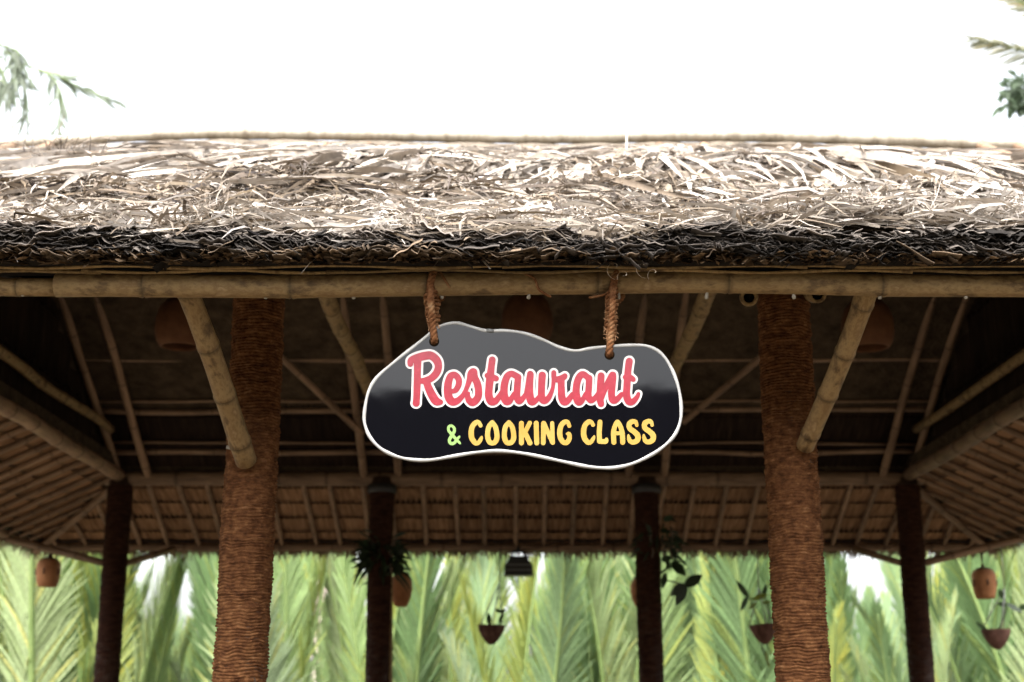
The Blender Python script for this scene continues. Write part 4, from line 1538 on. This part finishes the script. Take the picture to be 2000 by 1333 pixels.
# ------------------------------------------------------------------ leaves, plants
def leaf_set(name, base_pts, dirs, lens, wids, bend, colr, mat, parent, K=6):
    B = np.array(base_pts, float)
    D = unit(np.array(dirs, float))
    n = len(B)
    t = np.linspace(0, 1, K)[None, :, None]
    L = np.array(lens)[:, None, None]
    C = B[:, None] + D[:, None] * t * L
    C[:, :, 2] -= np.array(bend)[:, None] * t[:, :, 0] ** 2 * L[:, :, 0]
    side = unit(np.cross(D, np.array([0.12, -0.99, 0.1])))
    prof = np.interp(np.linspace(0, 1, K), [0, 0.3, 0.65, 1], [0.25, 1, 0.9, 0.06])
    W = side[:, None] * (np.array(wids)[:, None, None] * 0.5 * prof[None, :, None])
    W[:, :, 1] += 0.25 * np.linalg.norm(W, axis=-1) * np.where(np.arange(n) % 2, 1, -1)[:, None]
    o = add(name, ribbons(name, C, W, np.array(colr)), mat, parent)
    return o


def orchid_on_post(px, py, leaves, lab, small):
    base = at(px, py, YB - 0.11)
    e = empty('post_plant', base)
    tag(e, lab, 'plant', 'plants tied to the rear posts')
    rr = np.random.default_rng(int(px))
    # leaves that can be told apart are pieces of their own
    for (x0, y0, x1, y1, w) in leaves:
        a, b = at(x0, y0, YB - 0.12), at(x1, y1, YB - 0.16)
        L = (b - a).length
        c = np.array([0.020, 0.036, 0.014]) * rr.uniform(0.7, 1.4)
        leaf_set('leaf', [tuple(a)], [tuple(b - a)], [L], [w], [0.04], [c], M_ORCHID, e)
    n = small
    B, Dr = [], []
    for i in range(n):
        an = rr.uniform(-math.pi, math.pi)
        z = rr.normal(0, 0.07)
        bp = Vector((base.x + math.cos(an) * 0.1, YB + math.sin(an) * 0.1, base.z + z))
        B.append(tuple(bp))
        Dr.append((math.cos(an) * 1.0, math.sin(an) * 1.0, rr.normal(0.1, 0.7)))
    leaf_set('leaf_mass', B, Dr, rr.uniform(0.05, 0.17, n), rr.uniform(0.014, 0.03, n), rr.uniform(0.0, 0.7, n),
             np.array([0.016, 0.03, 0.012]) * rr.uniform(0.6, 1.5, (n, 1)), M_ORCHID, e)['kind'] = 'stuff'
    # stem and root ball
    vv, ff = [], []
    for k in range(7):
        a0 = rr.uniform(0, 6.28)
        pts = [base + Vector((math.cos(a0) * 0.10, 0.11 + math.sin(a0) * 0.10, -0.12 + 0.05 * j + 0.0)) + Vector((rr.normal(0, .012), rr.normal(0, .008), 0)) for j in range(6)]
        tube_data(pts, 0.008, 6, v=vv, f=ff)
    add('roots', mesh_py('roots', vv, ff, True), M_BARK, e)


orchid_on_post(742, 1085, [(722, 1075, 697, 1085, 0.03), (722, 1090, 700, 1112, 0.03), (765, 1075, 785, 1062, 0.03), (768, 1095, 778, 1120, 0.035), (725, 1105, 706, 1130, 0.025)],
               'dark small-leaved plant clinging to rear post beside a bamboo rod', 230)
orchid_on_post(1290, 1060, [(1312, 1098, 1340, 1124, 0.085), (1337, 1146, 1372, 1122, 0.085), (1338, 1142, 1309, 1163, 0.075), (1340, 1142, 1320, 1182, 0.085), (1300, 1120, 1294, 1150, 0.05),
                            (1292, 1095, 1312, 1088, 0.06), (1296, 1018, 1315, 1008, 0.05), (1290, 1035, 1308, 1040, 0.05)],
               'broad-leaved dark orchid reaching out sideways from a rear post', 90)
# stalk of the orchid
orc = [o for o in COL.objects if o.name.startswith('post_plant')][-1]
add('stem', tube_mesh('stem', [at(1290, 1132, YB - 0.12), at(1318, 1138, YB - 0.13), at(1338, 1143, YB - 0.14)], 0.006, 6), M_ORCHID, orc)
add('stem', tube_mesh('stem', [at(1290, 1120, YB - 0.12), at(1302, 1112, YB - 0.13), at(1304, 1098, YB - 0.14)], 0.009, 6), M_ORCHID, orc)
for o in orc.children:
    if o.name.startswith('stem'):
        a_ = o.data.color_attributes.new('Col', 'FLOAT_COLOR', 'POINT')
        a_.data.foreach_set('color', np.tile(np.array([0.03, 0.05, 0.015, 1], np.float32), len(o.data.vertices)))


def coco_planter(px, py, wpx, hang_px, hang_py, leaves, trail, lab, Y):
    c = at(px, py, Y)                       # rim centre
    r = wpx / 2 / F_PX * Y
    e = empty('coconut_planter', c + Vector((0, 0, -1.45 * r)))
    tag(e, lab, 'planter', 'coconut shell planters hung at the rear eave')
    prof = [(0.001, -1.42), (0.20, -1.38), (0.46, -1.16), (0.74, -0.78), (0.93, -0.38), (1.0, -0.08), (1.0, 0.0), (0.92, 0.0), (0.85, -0.25), (0.001, -0.3)]
    add('shell', lathe_mesh('shell', [(a * r, b * r) for a, b in prof], 20), M_COCO, e, Matrix.Translation(c) @ Matrix.Rotation(random.uniform(-.1, .1), 4, 'Y'))
    hp = at(hang_px, hang_py, Y)
    top = Vector((hp.x, Y, ZE + 0.0))
    for k in range(3):
        an = k * 2.094 + 0.6
        add('wire', tube_mesh('wire', [c + Vector((math.cos(an) * r * 0.95, math.sin(an) * r * 0.95, 0)), hp], 0.005, 5), M_WIRE, e)
    add('wire', tube_mesh('wire', [hp, top], 0.005, 5), M_WIRE, e)
    rr = np.random.default_rng(int(px))
    for (x0, y0, x1, y1, w, g) in leaves:
        a, b = at(x0, y0, Y - 0.01), at(x1, y1, Y - 0.05)
        col = np.array([0.030, 0.055, 0.018]) if g == 0 else np.array([0.20, 0.24, 0.04])
        leaf_set('leaf', [tuple(a)], [tuple(b - a)], [(b - a).length], [w], [0.05], [col * rr.uniform(0.8, 1.25)], M_ORCHID, e)
    for tr in trail:
        tm = tube_mesh('stem', smooth_path([tuple(at(x, y, Y - 0.01)) for x, y in tr], 5), 0.0055, 6)
        a_ = tm.color_attributes.new('Col', 'FLOAT_COLOR', 'POINT')
        a_.data.foreach_set('color', np.tile(np.array([0.05, 0.075, 0.02, 1], np.float32), len(tm.vertices)))
        add('stem', tm, M_ORCHID, e)


coco_planter(960, 1222, 52, 976, 1140, [(957, 1222, 953, 1196, 0.045, 0), (975, 1218, 984, 1196, 0.03, 0), (980, 1198, 966, 1189, 0.03, 0), (978, 1197, 988, 1190, 0.03, 0), (975, 1228, 990, 1222, 0.02, 0)],
             [[(972, 1224), (980, 1212), (983, 1200), (978, 1193)]], 'brown coconut shell planter with curling shoot, below the black floodlight', YE)
coco_planter(1490, 1220, 54, 1482, 1150, [(1462, 1168, 1437, 1132, 0.05, 0), (1460, 1166, 1446, 1194, 0.045, 0), (1492, 1165, 1496, 1140, 0.04, 0), (1470, 1172, 1500, 1160, 0.05, 1), (1478, 1178, 1462, 1190, 0.03, 1), (1488, 1178, 1506, 1176, 0.03, 1), (1496, 1272, 1502, 1306, 0.03, 1)],
             [[(1484, 1222), (1474, 1195), (1464, 1168)], [(1500, 1220), (1503, 1190), (1494, 1165)], [(1488, 1258), (1494, 1280), (1499, 1300)]], 'dark coconut shell planter with yellowish sprigs above and a trailing root', YE)
coco_planter(1945, 1230, 54, 1962, 1150, [(1930, 1234, 1905, 1214, 0.045, 0), (1962, 1190, 1972, 1162, 0.0, 0), (1966, 1180, 1998, 1196, 0.05, 0), (1964, 1184, 1948, 1178, 0.04, 0), (1960, 1170, 1950, 1150, 0.05, 0), (1990, 1190, 2010, 1182, 0.05, 0)],
             [[(1950, 1230), (1962, 1205), (1966, 1184), (1960, 1168)]], 'coconut shell planter with drooping leaves, below a barrel-shaped clay lantern', YE)

# ------------------------------------------------------------------ black floodlight under the rear eave
c = at(1013, 1126, YE - 0.02)
fl = empty('floodlight', c)
tag(fl, 'small black bell-shaped floodlight hanging from middle of rear eave', 'floodlight')
w, h, dpt = 0.118, 0.155, 0.075


def prism_x(name, prof, depth, mat, parent, M):
    n = len(prof)
    V = [(x, -depth, z) for x, z in prof] + [(x, depth, z) for x, z in prof]
    Fc = [tuple(range(n)), tuple(range(n, 2 * n))[::-1]]
    for i in range(n):
        j = (i + 1) % n
        Fc.append((i, i + n, j + n, j))
    me = mesh_py(name, V, Fc)
    bm = bmesh.new()
    bm.from_mesh(me)
    bmesh.ops.recalc_face_normals(bm, faces=bm.faces)
    bmesh.ops.bevel(bm, geom=list(bm.edges), offset=0.006, segments=2, affect='EDGES', profile=0.6)
    bm.to_mesh(me)
    bm.free()
    return add(name, me, mat, parent, M)


T = Matrix.Translation(c)
prism_x('housing', [(-w, 0.0), (w, 0.0), (w * 0.96, h * 0.55), (w * 0.70, h * 0.78), (w * 0.62, h), (-w * 0.62, h), (-w * 0.70, h * 0.78), (-w * 0.96, h * 0.55)], dpt, M_LAMP, fl, T)
for zz_ in (0.035, 0.075):
    v, f = [], []
    box_data((-w * 0.9, -dpt - 0.008, zz_), (w * 0.9, -dpt + 0.004, zz_ + 0.018), v, f)
    add('cooling_rib', mesh_py('cooling_rib', v, f), M_LAMP2, fl, T)
add('bracket', tube_mesh('bracket', [c + Vector((-0.05, 0, h)), c + Vector((-0.045, 0, h + 0.045)), c + Vector((0.045, 0, h + 0.045)), c + Vector((0.05, 0, h))], 0.010, 8), M_LAMP, fl)
add('bracket', tube_mesh('bracket', [c + Vector((0, 0, h + 0.04)), Vector((c.x, c.y, ZE + 0.0))], 0.018, 8), M_LAMP, fl)


# ------------------------------------------------------------------ nipa palms behind the pavilion
def frond_mesh(L, nl, leafL, arch, seed, tone, angs=(36, 19, 7)):
    """one pinnate frond rising along +z and arching to +y; returns leaflet mesh and rib mesh"""
    rr = np.random.default_rng(seed)
    m = 24
    t = np.linspace(0, 1, m)
    lean = arch * t ** 2.2 * L
    sidew = 0.06 * L * np.sin(t * 2 + rr.uniform(0, 6)) * t
    z = L * (t - 0.28 * arch * t ** 3)
    R_ = np.stack([sidew, lean, z], -1)
    tang = unit(np.gradient(R_, axis=0))
    B, D, Ln, Wd, Bd = [], [], [], [], []
    Cs = []
    twist = rr.uniform(-0.5, 0.5)
    for sgn in (-1, 1):
        for i in range(nl):
            s = 0.16 + 0.84 * (i + rr.uniform(0, 0.6)) / nl
            s = min(s, 0.995)
            p = np.array([np.interp(s, t, R_[:, k]) for k in range(3)])
            tg = unit(np.array([np.interp(s, t, tang[:, k]) for k in range(3)]))
            sd = np.array([math.cos(twist * s), math.sin(twist * s), 0]) * sgn
            sd = unit(sd - tg * np.dot(sd, tg))
            up = np.cross(tg, sd) * sgn
            ang = R(np.interp(s, [0.16, 0.6, 1.0], angs)) + rr.normal(0, 0.05)
            d = tg * math.cos(ang) + sd * math.sin(ang) - up * 0.22 + rr.normal(0, 0.03, 3)
            ln = leafL * np.interp(s, [0.16, 0.35, 0.75, 1.0], [0.7, 1.0, 0.85, 0.45]) * rr.uniform(0.85, 1.1)
            K = 5
            tt_ = np.linspace(0, 1, K)
            c = p[None] + unit(d)[None] * (tt_ * ln)[:, None]
            c[:, 2] -= rr.uniform(0.05, 0.28) * ln * tt_ ** 2.2
            wv = unit(np.cross(d, up) + up * rr.normal(0, 0.22))
            wd = rr.uniform(0.034, 0.052) * 0.5
            pr = np.interp(tt_, [0, 0.25, 0.7, 1], [0.5, 1, 0.8, 0.05])
            B.append(c)
            D.append(wv[None] * (wd * pr)[:, None])
            base = np.array(tone) * rr.uniform(0.92, 1.08)
            if rr.random() < 0.12:
                base = base * np.array([1.35, 1.12, 0.8])
            Cs.append(base)
    leaf = ribbons('leaflets', np.array(B), np.array(D), np.clip(np.array(Cs), 0, 0.5))
    leaf.materials.append(M_LEAF)
    rib = tube_mesh('frond', [tuple(p) for p in R_], [0.05 * (1 - 0.85 * k) + 0.004 for k in t], 7)
    rib.materials.append(M_RACHIS)
    return leaf, rib


TONES = [(0.29, 0.40, 0.16), (0.18, 0.28, 0.115), (0.39, 0.45, 0.14), (0.31, 0.39, 0.23), (0.23, 0.33, 0.16), (0.36, 0.44, 0.22)]  # leaf greens paled, distance haze mixed into the colour
FR = []
for i in range(8):
    FR.append(frond_mesh(1.0 * [5.2, 5.8, 4.6, 6.2, 5.0, 5.5, 4.2, 6.0][i], [128, 136, 120, 144, 126, 132, 112, 138][i], [1.15, 1.25, 1.1, 1.3, 1.2, 1.15, 1.0, 1.25][i],
                         [0.10, 0.20, 0.06, 0.26, 0.14, 0.05, 0.24, 0.16][i], 200 + i, TONES[[0, 1, 2, 4, 5, 0, 3, 5][i]]))


def palm(x, y, n, hsc, lab, group, seed, z0=0.0):
    rr = random.Random(seed)
    e = empty('nipa_palm', (x, y, z0))
    tag(e, lab, 'palm', group)
    # short clumped base
    v, f = [], []
    for k in range(n):
        a = 6.283 * k / n
        tube_data([(x + 0.30 * math.cos(a), y + 0.30 * math.sin(a), z0 - 0.05), (x + 0.16 * math.cos(a), y + 0.16 * math.sin(a), z0 + 0.5)], [0.10, 0.06], 6, v=v, f=f)
    add('root_stock', mesh_py('root_stock', v, f, True), M_BARK, e)
    for k in range(n):
        a = 6.283 * (k + rr.uniform(-0.3, 0.3)) / n
        lf, rb = rr.choice(FR)
        s = hsc * rr.uniform(0.82, 1.08)
        tilt = rr.uniform(0.02, 0.15)
        M = (Matrix.Translation((x + 0.2 * math.cos(a), y + 0.2 * math.sin(a), z0 + 0.25)) @ Matrix.Rotation(a - math.pi / 2, 4, 'Z')
             @ Matrix.Rotation(-tilt, 4, 'X') @ Matrix.Rotation(rr.uniform(-1.2, 1.2), 4, 'Z') @ Matrix.Scale(s, 4))
        fo = add('frond', rb, None, e, M)
        add('leaflets', lf, None, fo, M)['kind'] = 'stuff'
    return e


random.seed(5)
GP = 'nipa palms behind the pavilion'
spots = []
k = 0
for row, (yy, nx, dx) in enumerate(((15.2, 11, 1.35), (17.6, 12, 1.5), (20.5, 12, 1.8))):
    for i in range(nx):
        xx = (i - (nx - 1) / 2) * dx + random.uniform(-0.35, 0.35) + (0.4 if row == 1 else 0)
        # lower growth where the sky shows under the eave
        pxx = 1000 + xx / (yy * 0.98) * F_PX
        low = min(abs(pxx - 350) / 110, abs(pxx - 640) / 80, abs(pxx - 1690) / 100)
        hs = 0.80 if low > 1 else 0.49
        hs *= random.uniform(0.84, 1.08)
        bay = ('outside the lantern-only corner post' if pxx < 235 else
               'between lantern-only corner post and small-leaved plant post' if pxx < 740 else
               'between the two rear posts bearing plants' if pxx < 1270 else
               'between the orchid post and next corner post' if pxx < 1780 else
               'outside the corner post beside lantern and planter')
        rank = ('front-rank', 'second-rank', 'rearmost')[row]
        palm(xx, yy + random.uniform(-0.4, 0.4), 8, hs, rank + ' nipa palm with feathery fronds, ' + bay, GP, k)
        k += 1

# ------------------------------------------------------------------ bamboo plant and trees above the roof
bp = empty('bamboo_plant', (-6.6, 14.0, 0))
tag(bp, 'drooping pale bamboo sprays rising behind the end of the ridge with straw tuft', 'bamboo')
culm = smooth_path([(-6.6, 14.0, 0), (-6.6, 14.0, 4), (-6.4, 13.9, 7.2), (-5.9, 13.7, 9.2), tuple(at(-20, 60, 13.5))], 8)
add('culm', tube_mesh('culm', culm, [0.045 * (1 - 0.8 * i / (len(culm) - 1)) for i in range(len(culm))], 8), M_RACHIS, bp)
rr = np.random.default_rng(17)
tw = [[(-30, 75), (20, 95), (36, 105), (30, 150), (20, 165)], [(10, 100), (35, 125), (48, 160), (52, 230)], [(-20, 150), (5, 160), (20, 180)], [(60, 130), (100, 150), (120, 190), (110, 250)],
      [(40, 125), (110, 148), (150, 168), (215, 195)], [(-30, 85), (0, 130), (10, 170)]]
leafC, leafD, leafL, leafW, leafB, leafCol = [], [], [], [], [], []
for ti, tpts in enumerate(tw):
    Yt = 13.3 + 0.1 * ti
    P = smooth_path([tuple(at(x, y, Yt)) for x, y in tpts], 6)
    add('twig', tube_mesh('twig', P, [0.013 * (1 - 0.6 * i / (len(P) - 1)) for i in range(len(P))], 5), M_RACHIS, bp)
    for p in P[3:]:
        for q in range(2):
            leafC.append(tuple(p))
            leafD.append((rr.normal(0.9, 0.3), rr.normal(0, 0.3), rr.normal(-0.35, 0.3)) if ti == 4 else (rr.normal(0.15, 0.45), rr.normal(0, 0.4), -abs(rr.normal(0.9, 0.4))))
            leafL.append(rr.uniform(0.15, 0.34))
            leafW.append(rr.uniform(0.020, 0.036))
            leafB.append(rr.uniform(0, 0.4))
            leafCol.append(np.array([0.19, 0.225, 0.16]) * rr.uniform(0.7, 1.3))  # leaf colour lightened, washed-out sky flare put into it
leaf_set('foliage', leafC, leafD, leafL, leafW, leafB, leafCol, M_LEAF, bp)['kind'] = 'stuff'

tr = empty('broadleaf_tree', (7.6, 14.5, 0))
tag(tr, 'leafy tree behind the pavilion with small dark green clump above ridge pole', 'tree')
trunk = smooth_path([(7.6, 14.5, -0.05), (7.5, 14.5, 3), (7.2, 14.4, 5.5), (6.8, 14.3, 7.5), (6.3, 14.2, 9.2)], 6)
add('trunk', tube_mesh('trunk', trunk, [0.17 * (1 - 0.75 * i / (len(trunk) - 1)) for i in range(len(trunk))], 10), M_BARK, tr)
LC, LD, LL, LW, LB, LCol = [], [], [], [], [], []


def clump(c, n, rad, col, ln=(0.08, 0.16)):
    for i in range(n):
        d = rr.normal(0, 1, 3)
        d /= np.linalg.norm(d)
        p = np.array(c) + d * rad * rr.random() ** 0.4 * np.array([1, 0.8, 0.62])
        LC.append(tuple(p))
        LD.append(tuple(d + np.array([0, 0, -0.3]) + rr.normal(0, 0.5, 3)))
        LL.append(rr.uniform(*ln))
        LW.append(rr.uniform(0.03, 0.06))
        LB.append(rr.uniform(0, 0.4))
        LCol.append(np.array(col) * rr.uniform(0.6, 1.4))


for (px, py, n, rad, fr_pt) in ((1985, 176, 90, 0.16, 0.85), (2010, 168, 130, 0.22, 0.85), (2060, 200, 240, 0.4, 0.8), (2090, 90, 260, 0.5, 0.95), (2160, 150, 300, 0.6, 0.85), (1972, 205, 30, 0.10, 0.8), (2000, 210, 30, 0.1, 0.8), (2240, 260, 300, 0.6, 0.7)):
    c = at(px, py, 14.0)
    clump(c, int(n * 0.7), rad, (0.10, 0.14, 0.085))  # clump green lightened as well, flare put into the colour
    tp = Vector(trunk[int(fr_pt * (len(trunk) - 1))])
    add('branch', tube_mesh('branch', smooth_path([tuple(tp), tuple(tp.lerp(c, 0.5) + Vector((0, 0, 0.1))), tuple(c)], 5), [0.045 - 0.0035 * i for i in range(11)], 6), M_BARK, tr)
leaf_set('crown', LC, LD, LL, LW, LB, LCol, M_LEAF, tr)['kind'] = 'stuff'

cp = empty('coconut_palm', (8.6, 16.5, 0))
tag(cp, 'tall coconut palm behind the leafy tree, one pale frond tip reaching over roof', 'palm')
ctr = smooth_path([(8.6, 16.5, -0.05), (8.7, 16.5, 3), (8.8, 16.5, 6), (8.8, 16.5, 9.4)], 6)
add('trunk', tube_mesh('trunk', ctr, [0.16 - 0.002 * i for i in range(len(ctr))], 10), M_BARK, cp)
cl, cr = frond_mesh(3.0, 50, 0.75, 0.35, 300, (0.12, 0.13, 0.06), (62, 50, 25))
cl0, cr0 = frond_mesh(3.0, 52, 0.62, 0.02, 301, (0.26, 0.26, 0.18), (60, 42, 22))
top = Vector((8.8, 16.5, 9.4))
for k in range(9):
    if k < 2:
        tip = at(*((1908, 62), (1958, -40))[k], 16.3)
        zq = (tip - top).normalized().to_track_quat('Z', 'Y').to_matrix().to_4x4()
        M = Matrix.Translation(top) @ zq @ Matrix.Rotation(1.2 * k + 0.4, 4, 'Z') @ Matrix.Scale((tip - top).length / 3.0, 4)
    else:
        M = Matrix.Translation(top) @ Matrix.Rotation(k * 0.72 - 0.6, 4, 'Z') @ Matrix.Rotation(-0.9 - 0.1 * (k % 3), 4, 'X') @ Matrix.Scale(1.05, 4)
        if k in (2, 3):
            continue
    fo = add('frond', cr if k > 1 else cr0, None, cp, M)
    add('leaflets', cl if k > 1 else cl0, None, fo, M)['kind'] = 'stuff'

# ------------------------------------------------------------------ far house with a pink-red roof between the palms
FY = 120.0
hc = at(655, 1112, FY)
hs_ = empty('far_house', (hc.x, FY, 0))
tag(hs_, 'distant narrow house with pale red roof showing above palms near a rear post', 'house')
zt = hc.z
hw = 1.7
v, f = [], []
box_data((hc.x - hw, FY, 0), (hc.x + hw, FY + 9, zt), v, f)
add('wall', mesh_py('wall', v, f), mat_plain('house_wall', (0.52, 0.42, 0.37), 0.8), hs_)
V = [(hc.x - hw - 0.3, FY - 0.4, zt - 0.02), (hc.x + hw + 0.3, FY - 0.4, zt - 0.02), (hc.x + hw + 0.3, FY + 9.4, zt - 0.02), (hc.x - hw - 0.3, FY + 9.4, zt - 0.02), (hc.x, FY + 0.6, zt + 1.5), (hc.x, FY + 8, zt + 1.5)]
add('roof', mesh_py('roof', V, [(0, 1, 4), (1, 2, 5, 4), (2, 3, 5), (3, 0, 4, 5), (3, 2, 1, 0)]), mat_plain('clay_roof', (0.40, 0.20, 0.15), 0.8), hs_)
for k in range(4):
    v, f = [], []
    box_data((hc.x - 0.7, FY - 0.05, zt - 2.6 - 3.1 * k), (hc.x + 0.7, FY + 0.05, zt - 1.0 - 3.1 * k), v, f)
    add('window', mesh_py('window', v, f), mat_plain('window_glass', (0.04, 0.05, 0.06), 0.1), hs_)

# ------------------------------------------------------------------ long house across the yard, behind the viewer: the sign mirrors its roof edge
oh = empty('long_house', (0, -9.0, 0))
tag(oh, 'long dark-roofed house facing the pavilion, seen as dark half of the sign reflection', 'house')
RZ = Matrix.Translation((0, -9, 0)) @ Matrix.Rotation(R(2.0), 4, 'Z') @ Matrix.Translation((0, 9, 0))
v, f = [], []
box_data((-14, -15, -0.02), (14, -10, 3.4), v, f)
add('wall', mesh_py('wall', v, f), mat_noise('brown_boarding', [(0.3, (0.00875, 0.006125, 0.004375)), (0.7, (0.0175, 0.01225, 0.00875))], scale=3, stretch=(1, 1, 0.2)), oh, RZ)
V = [(-15, -9.2, 3.1), (15, -9.2, 3.1), (15, -12.5, 6.15), (-15, -12.5, 6.15), (15, -15.8, 3.1), (-15, -15.8, 3.1)]
rf = [(x, y, z + 0.25) for x, y, z in V]
add('roof', mesh_py('roof', V + rf, [(0, 3, 2, 1), (3, 5, 4, 2), (6, 7, 8, 9), (9, 8, 10, 11), (0, 1, 7, 6), (4, 5, 11, 10), (1, 2, 8, 7), (2, 4, 10, 8), (3, 0, 6, 9), (5, 3, 9, 11)]),
    mat_noise('dark_thatch_roof', [(0.3, (0.00252, 0.002016, 0.00144)), (0.7, (0.00648, 0.00504, 0.0036))], scale=4, detail=8, bump=0.6, bdist=0.03), oh, RZ)
for k in range(6):
    v, f = [], []
    box_data((-11 + k * 4, -10.04, 1.0), (-9.4 + k * 4, -9.94, 2.4), v, f)
    add('window', mesh_py('window', v, f), mat_plain('shutter', (0.05, 0.06, 0.055), 0.4), oh, RZ)
